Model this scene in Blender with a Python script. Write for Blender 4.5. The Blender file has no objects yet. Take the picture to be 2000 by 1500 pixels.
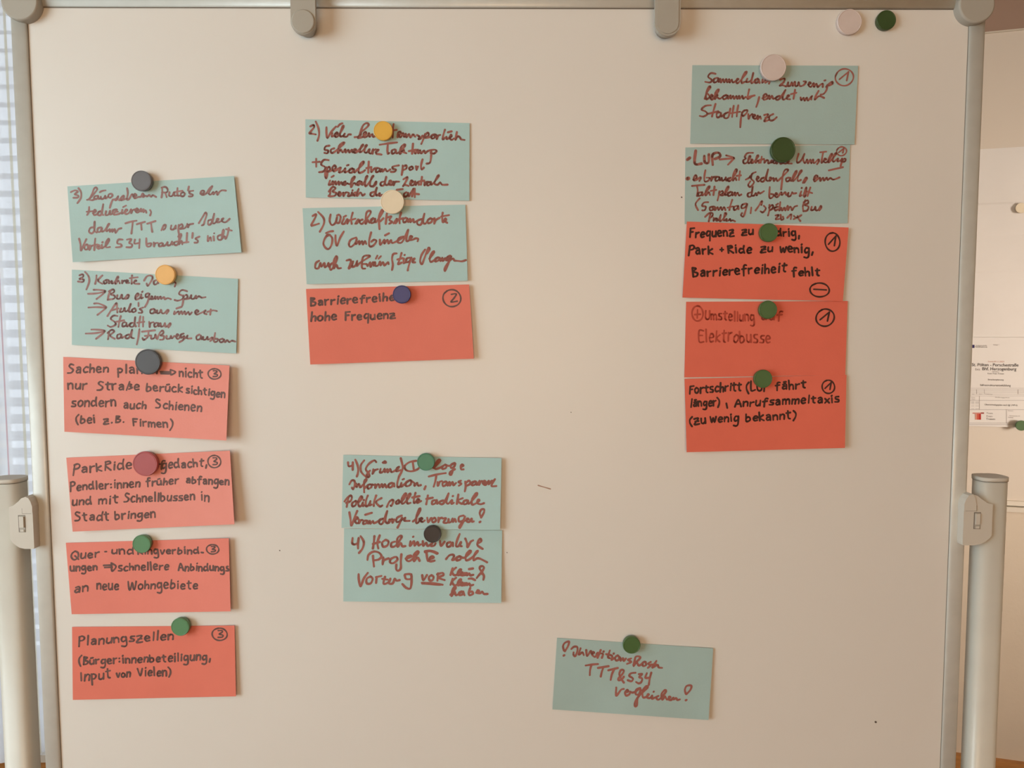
import bpy, bmesh, math, random
from mathutils import Vector, Matrix
random.seed(7)
S = bpy.context.scene
COL = S.collection

# ---------------------------------------------------------------- camera
ZT = 1.90                      # height of the top inner edge of the whiteboard above the floor
F = 1500.0                     # focal length in pixels of the 2000x1500 frame
PITCH, YAW, ROLL = 0.07063516, 0.01079253, -0.00233213
CAM = Vector((0.0016, -0.98878, ZT - 0.40002))
fwd = Vector((math.sin(YAW)*math.cos(PITCH), math.cos(YAW)*math.cos(PITCH), -math.sin(PITCH)))
rt0 = Vector((math.cos(YAW), -math.sin(YAW), 0)); up0 = rt0.cross(fwd)
rt = rt0*math.cos(ROLL) + up0*math.sin(ROLL); up = -rt0*math.sin(ROLL) + up0*math.cos(ROLL)
cd = bpy.data.cameras.new('camera'); cam = bpy.data.objects.new('camera', cd); COL.objects.link(cam)
cd.sensor_width = 36.0; cd.lens = 36.0*F/2000.0; cd.clip_start = 0.02; cd.clip_end = 100
M = Matrix((rt, up, -fwd)).transposed().to_4x4(); M.translation = CAM
cam.matrix_world = M
S.camera = cam

# ---------------------------------------------------------------- world, lights, exposure
W = bpy.data.worlds.new('sky'); S.world = W; W.use_nodes = True
bg = W.node_tree.nodes['Background']; bg.inputs[0].default_value = (0.80, 0.90, 1.0, 1); bg.inputs[1].default_value = 2.4
S.view_settings.view_transform = 'Standard'; S.view_settings.look = 'None'
S.view_settings.gamma = 1.0; S.view_settings.use_curve_mapping = False
S.view_settings.exposure = 0.10
S.cycles.use_denoising = True
S.cycles.max_bounces = 7; S.cycles.diffuse_bounces = 4

def area(name, loc, target, sx, sy, power, color):
    l = bpy.data.lights.new(name, 'AREA'); l.shape = 'RECTANGLE'; l.size = sx; l.size_y = sy
    l.energy = power; l.color = color
    o = bpy.data.objects.new(name, l); COL.objects.link(o)
    o.location = loc
    o.rotation_euler = (Vector(target) - Vector(loc)).to_track_quat('-Z', 'Y').to_euler()
    return o
area('window_daylight', (-2.17, -1.50, 1.58), (-0.3, 0.0, 1.2), 1.7, 1.4, 42, (0.80, 0.965, 1.0))

area('rear_warm_fill', (0.0, -3.2, 1.45), (0.0, 0.0, 1.2), 1.8, 0.9, 29, (1.0, 0.665, 0.39))  # added warm fill behind the camera, no window stands there
l = area('far_wall_fill', (2.9, -1.6, 1.35), (1.62, 1.25, 1.32), 0.8, 0.8, 7.6, (1.0, 0.90, 0.80))  # added fill aimed at the far wall, not a lamp of the room
l.data.spread = math.radians(52)

# ---------------------------------------------------------------- helpers
def srgb(r, g, b):
    f = lambda c: (c/255/12.92) if c/255 <= 0.04045 else ((c/255+0.055)/1.055)**2.4
    return (f(r), f(g), f(b), 1)

def mat(name, col, rough=0.6, spec=0.4, metal=0.0, noise=0.0, nscale=40, bump=0.0, bscale=300, coat=0.0, stretch=None, mottle=None):
    m = bpy.data.materials.new(name); m.use_nodes = True
    nt = m.node_tree; b = nt.nodes['Principled BSDF']
    b.inputs['Base Color'].default_value = col if len(col) == 4 else (*col, 1)
    b.inputs['Roughness'].default_value = rough; b.inputs['Metallic'].default_value = metal
    b.inputs['Specular IOR Level'].default_value = spec
    b.inputs['Coat Weight'].default_value = coat
    tc = nt.nodes.new('ShaderNodeTexCoord'); src = tc.outputs['Object']
    if stretch:
        mp = nt.nodes.new('ShaderNodeMapping'); mp.inputs['Scale'].default_value = stretch
        nt.links.new(src, mp.inputs['Vector']); src = mp.outputs['Vector']
    if noise:
        n = nt.nodes.new('ShaderNodeTexNoise'); n.inputs['Scale'].default_value = nscale; n.inputs['Detail'].default_value = 4
        nt.links.new(src, n.inputs['Vector'])
        r = nt.nodes.new('ShaderNodeMapRange'); r.inputs['To Min'].default_value = 1-noise; r.inputs['To Max'].default_value = 1+noise
        r.inputs['From Min'].default_value = 0.3; r.inputs['From Max'].default_value = 0.7
        nt.links.new(n.outputs['Fac'], r.inputs['Value'])
        mx = nt.nodes.new('ShaderNodeVectorMath'); mx.operation = 'MULTIPLY'
        mx.inputs[0].default_value = col[:3]
        nt.links.new(r.outputs['Result'], mx.inputs[1])
        nt.links.new(mx.outputs['Vector'], b.inputs['Base Color'])
    if bump:
        n = nt.nodes.new('ShaderNodeTexNoise'); n.inputs['Scale'].default_value = bscale; n.inputs['Detail'].default_value = 3
        nt.links.new(src, n.inputs['Vector'])
        bp = nt.nodes.new('ShaderNodeBump'); bp.inputs['Strength'].default_value = bump; bp.inputs['Distance'].default_value = 0.001
        nt.links.new(n.outputs['Fac'], bp.inputs['Height']); nt.links.new(bp.outputs['Normal'], b.inputs['Normal'])
    return m

def mk(name, verts, faces, m, parent=None, smooth=False):
    me = bpy.data.meshes.new(name); me.from_pydata([tuple(v) for v in verts], [], faces)
    me.validate(); me.update()
    if smooth:
        for p in me.polygons: p.use_smooth = True
    if m: me.materials.append(m)
    o = bpy.data.objects.new(name, me); COL.objects.link(o)
    if parent is not None: o.parent = parent
    return o

def from_bm(name, bm, m, parent=None, smooth=False, bevel=0, seg=2):
    if bevel: bmesh.ops.bevel(bm, geom=[e for e in bm.edges if len(e.link_faces) == 2 and e.calc_face_angle(0) > 0.5], offset=bevel, segments=seg, profile=0.5, affect='EDGES', clamp_overlap=True)
    bmesh.ops.recalc_face_normals(bm, faces=bm.faces)
    me = bpy.data.meshes.new(name); bm.to_mesh(me); bm.free()
    if smooth:
        for p in me.polygons: p.use_smooth = True
    me.materials.append(m)
    o = bpy.data.objects.new(name, me); COL.objects.link(o)
    if parent is not None: o.parent = parent
    return o

def box_bm(bm, x0, x1, y0, y1, z0, z1):
    vs = [bm.verts.new(p) for p in ((x0,y0,z0),(x1,y0,z0),(x1,y1,z0),(x0,y1,z0),(x0,y0,z1),(x1,y0,z1),(x1,y1,z1),(x0,y1,z1))]
    for f in ((0,3,2,1),(4,5,6,7),(0,1,5,4),(1,2,6,5),(2,3,7,6),(3,0,4,7)): bm.faces.new([vs[i] for i in f])

def box(name, x0, x1, y0, y1, z0, z1, m, parent=None, bevel=0.0, smooth=False):
    bm = bmesh.new(); box_bm(bm, x0, x1, y0, y1, z0, z1)
    return from_bm(name, bm, m, parent, bevel=bevel, smooth=smooth)

def prism(name, prof, a, b, axis, m, parent=None, smooth=True, bevel=0):
    """closed profile (u,v) swept along an axis; axis 'z': u=x v=y, 'x': u=y v=z, 'y': u=x v=z"""
    bm = bmesh.new(); P = {'z': lambda u,v,w: (u,v,w), 'x': lambda u,v,w: (w,u,v), 'y': lambda u,v,w: (u,w,v)}[axis]
    A = [bm.verts.new(P(u,v,a)) for u,v in prof]; B = [bm.verts.new(P(u,v,b)) for u,v in prof]
    n = len(prof)
    for i in range(n): bm.faces.new((A[i], A[(i+1)%n], B[(i+1)%n], B[i]))
    bm.faces.new(A[::-1]); bm.faces.new(B)
    o = from_bm(name, bm, m, parent, smooth=False, bevel=bevel)
    if smooth:
        for p in o.data.polygons: p.use_smooth = len(p.vertices) == 4
    return o

def superellipse(cx, cy, rx, ry, e=2.6, n=40):
    out = []
    for i in range(n):
        t = 2*math.pi*i/n; c, s = math.cos(t), math.sin(t)
        out.append((cx + rx*math.copysign(abs(c)**(2/e), c), cy + ry*math.copysign(abs(s)**(2/e), s)))
    return out

def lathe(name, prof, m, parent=None, n=40):
    """(r,h) profile about -Y: h grows towards the viewer"""
    vs, fs = [], []
    for r, h in prof:
        for i in range(n):
            t = 2*math.pi*i/n; vs.append((r*math.cos(t), -h, r*math.sin(t)))
    for k in range(len(prof)-1):
        for i in range(n):
            j = (i+1) % n; fs.append((k*n+i, k*n+j, (k+1)*n+j, (k+1)*n+i))
    fs.append(tuple(range(n))[::-1]); fs.append(tuple(range((len(prof)-1)*n, len(prof)*n)))
    o = mk(name, vs, fs, m, parent)
    bm = bmesh.new(); bm.from_mesh(o.data); bmesh.ops.recalc_face_normals(bm, faces=bm.faces); bm.to_mesh(o.data); bm.free()
    for p in o.data.polygons: p.use_smooth = len(p.vertices) == 4
    return o

def tag(o, label, cat, group=None):
    o['label'] = label; o['category'] = cat
    if group: o['group'] = group
    return o
def struct(o): o['kind'] = 'structure'; return o
def empty(name, loc=(0,0,0), rot=(0,0,0)):
    o = bpy.data.objects.new(name, None); COL.objects.link(o); o.location = loc; o.rotation_euler = rot
    o.empty_display_size = 0.02
    return o

def ray(px, py):
    return (rt*((px-1000)/F) - up*((py-750)/F) + fwd)
def on(px, py, y=0.0):
    """point of the plane at depth y (parallel to the board) seen at a pixel of the photograph"""
    d = ray(px, py); return CAM + d*((y - CAM.y)/d.y)

# ---------------------------------------------------------------- materials
m_board = mat('whiteboard_enamel', (0.78, 0.74, 0.69), 0.38, 0.45, noise=0.012, nscale=3)
m_frame = mat('grey_painted_metal', (0.63, 0.615, 0.565), 0.34, 0.5, metal=0.06, noise=0.03, nscale=60)
m_cap = mat('light_grey_plastic', (0.42, 0.39, 0.335), 0.5, 0.35, bump=0.05, bscale=900)
m_post = mat('cream_painted_steel', (0.71, 0.675, 0.60), 0.33, 0.5, noise=0.02, nscale=30)
m_clamp = mat('cream_plastic', (0.64, 0.595, 0.525), 0.5, 0.35)
m_dark = mat('shadow_gap_plastic', (0.20, 0.17, 0.14), 0.7, 0.2)
m_wall = mat('beige_plaster', (0.70, 0.60, 0.48), 0.9, 0.15, noise=0.03, nscale=5, bump=0.5, bscale=90)
m_wallu = mat('brown_upper_wall', (0.36, 0.24, 0.18), 0.8, 0.2, noise=0.05, nscale=4)  # plain brown tone for the wall above the board
m_ceil = mat('warm_white_ceiling', (0.62, 0.54, 0.45), 0.9, 0.1)
m_floor = mat('brown_wooden_floor', (0.22, 0.11, 0.06), 0.5, 0.4, noise=0.25, nscale=6, stretch=(1, 12, 1))
m_wood = mat('orange_brown_wood', (0.50, 0.23, 0.07), 0.45, 0.4, noise=0.2, nscale=9, stretch=(1, 1, 14))
m_paper = mat('white_paper', (0.80, 0.755, 0.71), 0.85, 0.15, noise=0.02, nscale=8)
m_print = mat('black_print', (0.07, 0.06, 0.06), 0.8, 0.1)
m_printg = mat('grey_print', (0.30, 0.26, 0.25), 0.8, 0.1)
m_printr = mat('red_print', (0.60, 0.12, 0.08), 0.8, 0.1)
m_bgboard = mat('cream_wallboard_enamel', (0.70, 0.615, 0.52), 0.45, 0.35)
m_alu = mat('aluminium_trim', (0.72, 0.66, 0.56), 0.4, 0.5, metal=0.3)

# ---------------------------------------------------------------- room shell
XL, XR, YF, HC = -2.30, 3.6, -3.6, 2.95
YB = 1.25                                     # the window wall behind the board's left edge
import math as _m
WP = Vector((1.46, 1.31, 0)); WD = Vector((0.955, -0.2966, 0)).normalized(); WN = Vector((-0.2966, -0.955, 0)).normalized()
struct(box('floor', XL, XR, YF, 2.6, -0.1, 0, m_floor))
struct(box('ceiling', XL, XR, YF, 2.6, HC, HC+0.1, m_ceil))
struct(box('wall_front', XL, XR, YF-0.1, YF, 0, HC, m_wall))
struct(box('wall_side', XR, XR+0.1, YF, 2.6, 0, HC, m_wall))
# left wall with an opening for the big side window
bm = bmesh.new()
for a in ((YF, -2.4, 0, HC), (-0.6, 2.6, 0, HC), (-2.4, -0.6, 0, 0.9), (-2.4, -0.6, 2.45, HC)):
    box_bm(bm, XL-0.1, XL, a[0], a[1], a[2], a[3])
struct(from_bm('wall_left', bm, m_wall))
w = struct(box('window_1', XL-0.07, XL-0.03, -2.4, -0.6, 0.9, 2.45, mat('window_glass', (0.85, 0.92, 0.95), 0.05, 0.5)))
bt = w.data.materials[0].node_tree.nodes['Principled BSDF']; bt.inputs['Transmission Weight'].default_value = 0.95
# window wall behind the board, on the left
ZS = on(80, 1475, YB-0.10).z
bm = bmesh.new()
for a in ((XL, -2.2, 0, HC), (-1.05, -0.75, 0, HC), (-2.2, -1.05, 0, ZS-0.02), (-2.2, -1.05, 2.7, HC)):
    box_bm(bm, a[0], a[1], YB, YB+0.14, a[2], a[3])
struct(from_bm('wall_back', bm, m_wall))
bm = bmesh.new()
for x0, x1, z0, z1 in ((-2.2, -1.05, ZS-0.02, ZS+0.04), (-2.2, -1.05, 2.65, 2.7), (-2.2, -2.15, ZS+0.04, 2.65), (-1.10, -1.05, ZS+0.04, 2.65)):
    box_bm(bm, x0, x1, YB+0.04, YB+0.10, z0, z1)
win = struct(from_bm('window_2', bm, m_post))
box('windowsill', -2.25, -1.0, YB-0.10, YB+0.04, ZS-0.022, ZS, m_clamp, win, bevel=0.004)
struct(box('baseboard_back', XL, -0.75, YB-0.03, YB, 0, ZS-0.024, m_wood))
struct(box('wall_return', -0.75, -0.65, YB, 2.2, 0, HC, m_wall))
def wp(s, d, z):                              # point of the right-hand back wall: s along it, d out of it
    p = WP + WD*s + WN*d; return (p.x, p.y, z)
def wbox(name, s0, s1, d0, d1, z0, z1, m, parent=None, bevel=0):
    bm = bmesh.new(); box_bm(bm, s0, s1, -d1, -d0, z0, z1)
    bm.transform(Matrix(((WD.x, -WN.x, 0, WP.x), (WD.y, -WN.y, 0, WP.y), (0, 0, 1, 0), (0, 0, 0, 1))))
    return from_bm(name, bm, m, parent, bevel=bevel)
def on_wall(px, py, d=0.0):
    """(s, z) on the right-hand back wall of a pixel of the photograph"""
    r = ray(px, py); P0 = WP + WN*d; k = (P0-CAM).dot(WN)/r.dot(WN); p = CAM + r*k
    return (p-WP).dot(WD), p.z
struct(wbox('wall_right', -2.4, 2.4, -0.1, 0, 0, HC, m_wall))
sz = on_wall(1960, 1482)[1]
struct(wbox('baseboard_right', -2.2, 2.3, 0, 0.02, 0, sz, m_wood, bevel=0.004))
zt_bg = on_wall(1960, 63, 0.02)[1]
struct(wbox('trim_1', -2.2, 2.3, 0, 0.018, zt_bg+0.004, HC, m_wallu))

# ---------------------------------------------------------------- mobile whiteboard
HB = 1.30; HW = 1.175/2
wb = tag(empty('mobile_whiteboard', (0, 0, 0)), 'large white pivoting whiteboard in a grey frame covered with cards and magnets', 'whiteboard')
surf = box('writing_surface', -HW-0.008, HW+0.008, 0.0, 0.012, ZT-HB-0.008, ZT+0.008, m_board, wb)
box('seal_strip', -HW-0.001, -HW+0.0003, -0.0008, 0.0, ZT-HB, ZT, m_dark, wb)
box('seal_strip', HW-0.0004, HW+0.001, -0.0008, 0.0, ZT-HB, ZT, m_dark, wb)
box('seal_strip', -HW, HW, -0.0012, 0.0, ZT-0.0009, ZT+0.001, m_dark, wb)
RW = 0.0198
def rail_prof(c0, sgn):
    """rounded rail: c0 is the inner edge, sgn the outward side"""
    pts = []
    for i in range(17):
        t = math.pi*i/16
        x = c0 + sgn*(RW/2 - RW/2*math.cos(t)); y = -0.0010 - 0.0030*math.sin(t)**0.6
        pts.append((x, y))
    pts += [(c0+sgn*RW, 0.017), (c0+sgn*(RW-0.003), 0.020), (c0+sgn*0.003, 0.020), (c0, 0.017)]
    return pts
for s in (-1, 1):
    prism('frame_rail', rail_prof(s*HW, s), ZT-HB-0.02, ZT+0.02, 'z', m_frame, wb)
pr = [(y, z) for z, y in [(p[0], p[1]) for p in rail_prof(ZT, 1)]]
prism('frame_rail', pr, -HW-0.01, HW+0.01, 'x', m_frame, wb)
pr = [(p[1], p[0]) for p in rail_prof(ZT-HB, -1)]
prism('frame_rail', pr, -HW-0.01, HW+0.01, 'x', m_frame, wb)
for cx, cz in ((-1, 0), (1, 0), (-1, 1), (1, 1)):
    if cz == 0:
        p = on(37 if cx < 0 else 1909, 2 if cx < 0 else 8, -0.013)
    else:
        p = Vector((cx*(HW+0.012), 0, ZT-HB-0.012))
    o = lathe('corner_cap', [(0.0195, -0.022), (0.0226, -0.019), (0.0226, 0.0100), (0.0222, 0.0122), (0.0205, 0.0132)], m_cap, wb, 48)
    o.location = (p.x, 0, p.z)
# pen marks and specks left on the surface
def ribbon(name, strokes, wpx, depth, m, parent, seed=1):
    """strokes in photo pixels -> flat ink on the surface given by depth(px,py) (distance in front of the board plane)"""
    rnd = random.Random(seed); vs, fs = [], []
    def pt(x, y): return on(x, y, -depth(x, y))
    for st in strokes:
        w = wpx*0.46*(st[0] if isinstance(st[0], float) else 1.0)
        if isinstance(st[0], float): st = st[1:]
        P = st
        # catmull-rom
        Q = []
        if len(P) < 3: Q = list(P)
        else:
            for i in range(len(P)-1):
                p0 = P[i-1] if i else P[0]; p1 = P[i]; p2 = P[i+1]; p3 = P[i+2] if i+2 < len(P) else P[-1]
                L = math.hypot(p2[0]-p1[0], p2[1]-p1[1]); n = 2 if L < 4 else 4 if L < 12 else 6
                for k in range(n):
                    t = k/n
                    Q.append(tuple(0.5*((2*p1[c]) + (-p0[c]+p2[c])*t + (2*p0[c]-5*p1[c]+4*p2[c]-p3[c])*t*t + (-p0[c]+3*p1[c]-3*p2[c]+p3[c])*t**3) for c in (0, 1)))
            Q.append(P[-1])
        ph = rnd.random()*6
        wd = lambda i: w*(1 + 0.13*math.sin(i*0.55+ph))
        for i, q in enumerate(Q):
            r = wd(i)
            turn = True
            if 0 < i < len(Q)-1:
                a = (q[0]-Q[i-1][0], q[1]-Q[i-1][1]); b = (Q[i+1][0]-q[0], Q[i+1][1]-q[1])
                la, lb = math.hypot(*a)+1e-6, math.hypot(*b)+1e-6
                turn = (a[0]*b[0]+a[1]*b[1])/(la*lb) < 0.985
            if turn:
                k0 = len(vs)
                for k in range(8):
                    t = math.pi*2*k/8; vs.append(pt(q[0]+r*math.cos(t), q[1]+r*math.sin(t)))
                fs.append(tuple(range(k0, k0+8))[::-1])
            if i < len(Q)-1:
                b = (Q[i+1][0]-q[0], Q[i+1][1]-q[1]); L = math.hypot(*b)
                if L < 1e-4: continue
                nx, ny = -b[1]/L, b[0]/L; r2 = wd(i+1); k0 = len(vs)
                vs += [pt(q[0]+nx*r, q[1]+ny*r), pt(Q[i+1][0]+nx*r2, Q[i+1][1]+ny*r2), pt(Q[i+1][0]-nx*r2, Q[i+1][1]-ny*r2), pt(q[0]-nx*r, q[1]-ny*r)]
                fs.append((k0, k0+1, k0+2, k0+3))
    return mk(name, vs, fs, m, parent)
m_stain = mat('faded_red_marker', (0.42, 0.25, 0.19), 0.5)
m_speck = mat('dark_speck', (0.18, 0.14, 0.12), 0.6)
ribbon('pen_mark', [[(1051, 948), (1056, 949.5), (1068, 953), (1075, 955)]], 2.4, lambda x, y: 0.0004, m_stain, wb)
for x, y, r in ((1710, 1410, 4), (546, 1075, 2.2), (1331, 385, 2.6), (990, 1079, 1.6), (1115, 805, 1.5)):
    ribbon('speck', [[(x, y), (x+0.6, y+0.5)]], r, lambda x, y: 0.0004, m_speck, wb)

# stand: posts, caps, clamps with their sliding locks, feet
def clamp(side):
    # pixel outline of the clamp block -> real coordinates at the depth of its front
    xa, xb = (16, 67) if side < 0 else (1884, 1936)
    yt, yb = (971, 1072) if side < 0 else (966, 1065)
    f = 0.0165
    P0 = on(xa, yt, -f); P1 = on(xb, yb, -f)
    x0, x1, z1, z0 = P0.x, P1.x, P0.z, P1.z
    inner, outer = (x1, x0) if side < 0 else (x0, x1)
    d = 1 if outer > inner else -1
    wd = abs(outer-inner)
    u = lambda k: inner+d*wd*k
    prof = [(u(0), z0+0.003), (u(0), z1-0.012), (u(.05), z1-0.006), (u(.14), z1-0.0015), (u(.28), z1), (u(.45), z1-0.0015), (u(.6), z1-0.006),
            (u(.8), z1-0.011), (u(1), z1-0.013), (u(1), z0+0.013), (u(.93), z0+0.009), (u(.8), z0+0.005), (u(.62), z0+0.0015), (u(.4), z0), (u(.02), z0)]
    body = prism('pivot_clamp', prof, -f, 0.018, 'y', m_clamp, wb, smooth=False, bevel=0.0022)
    jx = u(.44); zz = z1-0.021
    dr = [(inner-d*0.0004, zz), (inner-d*0.0004, z1-0.012), (u(.05), z1-0.0055), (u(.14), z1-0.001), (u(.28), z1+0.0006), (u(.36), z1-0.004), (u(.40), z1-0.011), (jx-d*0.0008, z1-0.016), (jx-d*0.0008, zz)]
    prism('pivot_drum', dr, -f-0.0012, -f+0.02, 'y', m_clamp, body, smooth=False, bevel=0.0009)
    zg = (z0+z1)/2
    sxm = u(.47)
    box('joint_line', min(jx-d*0.0007, jx+d*0.0001), max(jx-d*0.0007, jx+d*0.0001), -f-0.0003, -f+0.004, zz-0.0006, z1-0.0145, m_dark, body)
    box('joint_line', min(inner+d*0.002, jx), max(inner+d*0.002, jx), -f-0.0003, -f+0.004, zz-0.0006, zz+0.0002, m_dark, body)
    box('lock_recess', sxm-0.0044, sxm+0.0044, -f-0.00025, -f+0.004, zg-0.0118, zg+0.0102, m_dark, body)
    box('lock_recess', sxm-0.0034, sxm+0.0040, -f-0.00045, -f+0.004, zg-0.0112, zg+0.0094, m_cap, body)
    bx = bmesh.new(); box_bm(bx, sxm-0.0026, sxm+0.0030, -f-0.0020, -f+0.002, zg-0.0055, zg+0.0086)
    from_bm('lock_slider', bx, m_clamp, body, bevel=0.0009)
    bx = bmesh.new(); box_bm(bx, sxm-0.0018, sxm+0.0026, -f-0.0012, -f+0.002, zg-0.0110, zg-0.0082)
    from_bm('lock_catch', bx, m_clamp, body, bevel=0.0006)
    prism('pivot_pin', [(0.006*math.cos(t*math.pi/8)+0.006, 0.006*math.sin(t*math.pi/8)+(z0+z1)/2) for t in range(16)], min(inner, inner-d*0.006), max(inner, inner-d*0.006), 'x', m_dark, body)
for side in (-1, 1):
    yc = 0.005
    if side < 0: ctop = (on(47, 960, yc).x, on(20, 937, -0.012).z)
    else: ctop = (on(1905, 960, yc).x, on(1934, 934, -0.012).z)
    rx = 0.0186; cx = ctop[0] + side*rx; zt = ctop[1]
    post = prism('post', superellipse(cx, yc, rx, 0.017, 3.0, 48), 0.06, zt-0.006, 'z', m_post, wb)
    prism('post_cap', superellipse(cx, yc, rx+0.0008, 0.0178, 3.0, 48), zt-0.0052, zt, 'z', m_clamp, post, bevel=0.0008)
    box('foot', cx-0.02, cx+0.02, -0.24, 0.27, 0.035, 0.065, m_post, wb, bevel=0.006)
    for yy in (-0.20, 0.23):
        o = prism('caster', [(yy+0.018*math.cos(t*math.pi/8), 0.0185+0.018*math.sin(t*math.pi/8)) for t in range(16)], cx-0.009, cx+0.009, 'x', m_dark, wb)
    clamp(side)

# flipchart hooks hanging over the top rail
def hook(px, pyb, label, knob):
    f = 0.024
    c = on(px, pyb, -f); r = 0.0150 if knob else 0.0156
    h = tag(empty('paper_hook', (c.x, 0, ZT+0.03)), label, 'hook', 'plastic hooks over the top rail')
    zc = c.z + r - (ZT+0.03)
    prof = [(r*math.sin(t), zc - r*math.cos(t)) for t in [(-math.pi/2)+math.pi*i/20 for i in range(21)]] + [(r, 0.0), (-r, 0.0)]
    prism('strap', prof, -f, -f+0.0065, 'y', m_cap, h, smooth=False, bevel=0.0014)
    box('bridge', -r, r, -f, 0.028, -0.0005, 0.005, m_cap, h, bevel=0.001)
    box('back_leg', -r, r, 0.0225, 0.028, -0.04, 0.0, m_cap, h, bevel=0.001)
    if knob:
        o = lathe('knob', [(0.0142, -0.008), (0.0146, -0.002), (0.0142, 0.0010), (0.0128, 0.0018)], m_cap, h); o.location = (0, -f, zc)
    else:
        prf = [(0.84*a, zc+(b-zc)*0.84) for a, b in prof[:21]] + [(0.84*r, -0.004), (-0.84*r, -0.004)]
        prism('inset_plate', prf, -f-0.0010, -f+0.001, 'y', m_cap, h, smooth=False, bevel=0.0005)
        o = lathe('knob', [(0.0108, -0.016), (0.0108, 0)], m_cap, h); o.location = (0, -f+0.0066, zc)
    if knob:
        o = lathe('spacer', [(0.0108, -0.016), (0.0108, 0)], m_cap, h); o.location = (0, -f+0.0066, zc)
    return h
hook(592.5, 67, 'grey plastic hook with a round knob over the top rail, left of centre', True)
hook(1304, 70, 'grey plastic hook with a raised bright rim over the top rail, right of centre', False)

# ---------------------------------------------------------------- stroke lettering (two hands)
def G(s):
    out = []
    for part in s.split(';'):
        out.append([tuple(float(c) for c in p.split(',')) for p in part.split()])
    return out
PR = {  # printed hand: width, strokes (tenths of the x-height, y up)
'a':(7,'1,9 4,10.5 6,8 6,0;6,5 3,6 0.5,3 2,0 6,2'),'b':(7,'0,18 0,1 3,0 6,3 5,8 2,9 0,6'),'c':(6,'6,9 3,10 0,5 2,0 6,1'),
'd':(8,'5,9 2,9.5 0,4 2,0 5.5,2;7.5,19 6.5,9 7.5,0'),'e':(6.5,'0.5,5 6,6 5,9.5 2,10 0,5 2,0 6,1'),'f':(6.5,'6.5,18 4,19 2.5,13 2.5,-2;0,9 6,10'),
'g':(7,'6,9 2,10 0,5 2,1 6,4;6,10 6.5,-4 4,-8 0,-7'),'h':(6,'0,19 0,0;0,5 3,8.5 5.5,7 5.5,0'),'i':(2,'1,10 1,0;0.8,14 1.4,15'),
'j':(4,'3,10 3,-6 0,-7;3,14 3.4,15'),'k':(6,'0,18 0,0;5.5,10 0.5,5 6,0'),'l':(2,'1,19 1,0'),
'm':(10,'0,10 0,0;0,7 2.5,10 4.5,8 4.5,0;4.5,7 7.5,10 9.5,8 9.5,0'),'n':(6.5,'0,10 0,0;0,6 3,10 6,8 6,0'),
'o':(6.5,'3,10 0,7 0.3,2 3,0 6,3 6,8 3,10'),'p':(6.5,'0.5,10 0,-8;0,8 3,10 6,7 4,2 0,2'),'q':(7,'6,9 2,10 0,5 2,1 6,4;6,10 6.5,-8'),
'r':(5,'0,10 0,0;0,6 2,9 5,10'),'s':(6,'6,10 1.5,9.5 1.5,6 5.5,4 5,0.5 0,0.5'),'t':(6,'2.5,17 2.5,2 5,0;0,11 6,12'),
'u':(6.5,'0,10 0,2 3,0 6,4;6,10 6,0'),'v':(6,'0,10 2.5,0 6,10'),'w':(9,'0,10 2,0 4.5,8 6.5,0 9,10'),'x':(6,'0,10 6,0;6,10 0,0'),
'y':(6,'0,10 3,1;6,10 1,-7'),'z':(7.5,'0,10.5 6.5,11 0,-0.5 7.5,-0.5;1.5,5 6.5,5.3'),'ß':(7,'0,-2 3,18;3,11 6,9 4,6 7,3 3,0'),
'ä':(7,'1,9 4,10.5 6,8 6,0;6,5 3,6 0.5,3 2,0 6,2;2,14 5,14.4'),'ü':(6.5,'0,10 0,2 3,0 6,4;6,10 6,0;1.5,14 5,15'),'ö':(6.5,'3,10 0,7 0.3,2 3,0 6,3 6,8 3,10;2,14 5,15'),
'A':(9,'0,0 4,17 9,0;1.5,6 8,6'),'B':(8,'1,17 1,0;1,17 6,15 2,9 7.5,6 6,1 1,0'),'E':(7,'7,17 0.5,17 0.5,0 7,0;0.5,9 5.5,9'),
'F':(7,'0.5,17 0.5,0;0.5,17 7,17.5;0.5,9 5,9.5'),'I':(2,'1,17 1,0'),'P':(7,'0.5,17 0,-2;0,16 4,18 7,14 5,9 0,8'),
'Q':(10,'5,17 1,13 0,6 4,0 9,3 9,12 5,17;5,7 10,0'),'R':(7.5,'0.5,17 0.5,0;0,16 5,17.5 6.5,13 0.5,9 7.5,0'),
'S':(8,'7,16 3,18 1,14 3,10 7,6 5,1 0,0.5'),'U':(7.5,'0,17 0,4 3,0 7,3 7,17'),'V':(8,'0,17 3.5,0 8,17'),'W':(12,'0,17 1,1 3,0 6,14 8,0 10,2 12,17'),
'O':(9,'5,17 1,13 0,6 4,0 8.5,3 9,12 5,17'),'L':(7,'1,17 0.5,0 7,1'),'(':(4,'4,19 0.5,12 0.5,4 3.5,-4'),')':(4,'0,19 3.5,12 3.5,4 0.5,-4'),',':(3,'2,2 1,-4'),'.':(3,'1,0 1.5,0.6'),
':':(3,'1,2 1.3,2.5;1,9 1.3,9.5'),'-':(5,'0,6 4,6.3'),'+':(6,'0,6 6,6;3,9 3,3'),' ':(6,''),
'1':(6,'0,7 6,15;6,15 4.5,0'),'2':(7,'0.5,13 4,17 6,12 0,0 7,0.5'),'3':(7,'1,15 5,17 6,13 2,9 6.5,5 4,0 0,1.5'),'4':(7,'1,17 0,7 6,8;6,14 6,0'),"'":(2,'1,19 1,14'),
}
FONT = {}
for nm, T in (('P', PR),):
    FONT[nm] = {k: (v[0], [[(x, y if y <= 10 else 10+(y-10)*(1.0 if k in 'ijäüö' else 0.66 if k.islower() else 0.8)) for x, y in st] for st in G(v[1])] if v[1].strip() else []) for k, v in T.items()}

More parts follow.
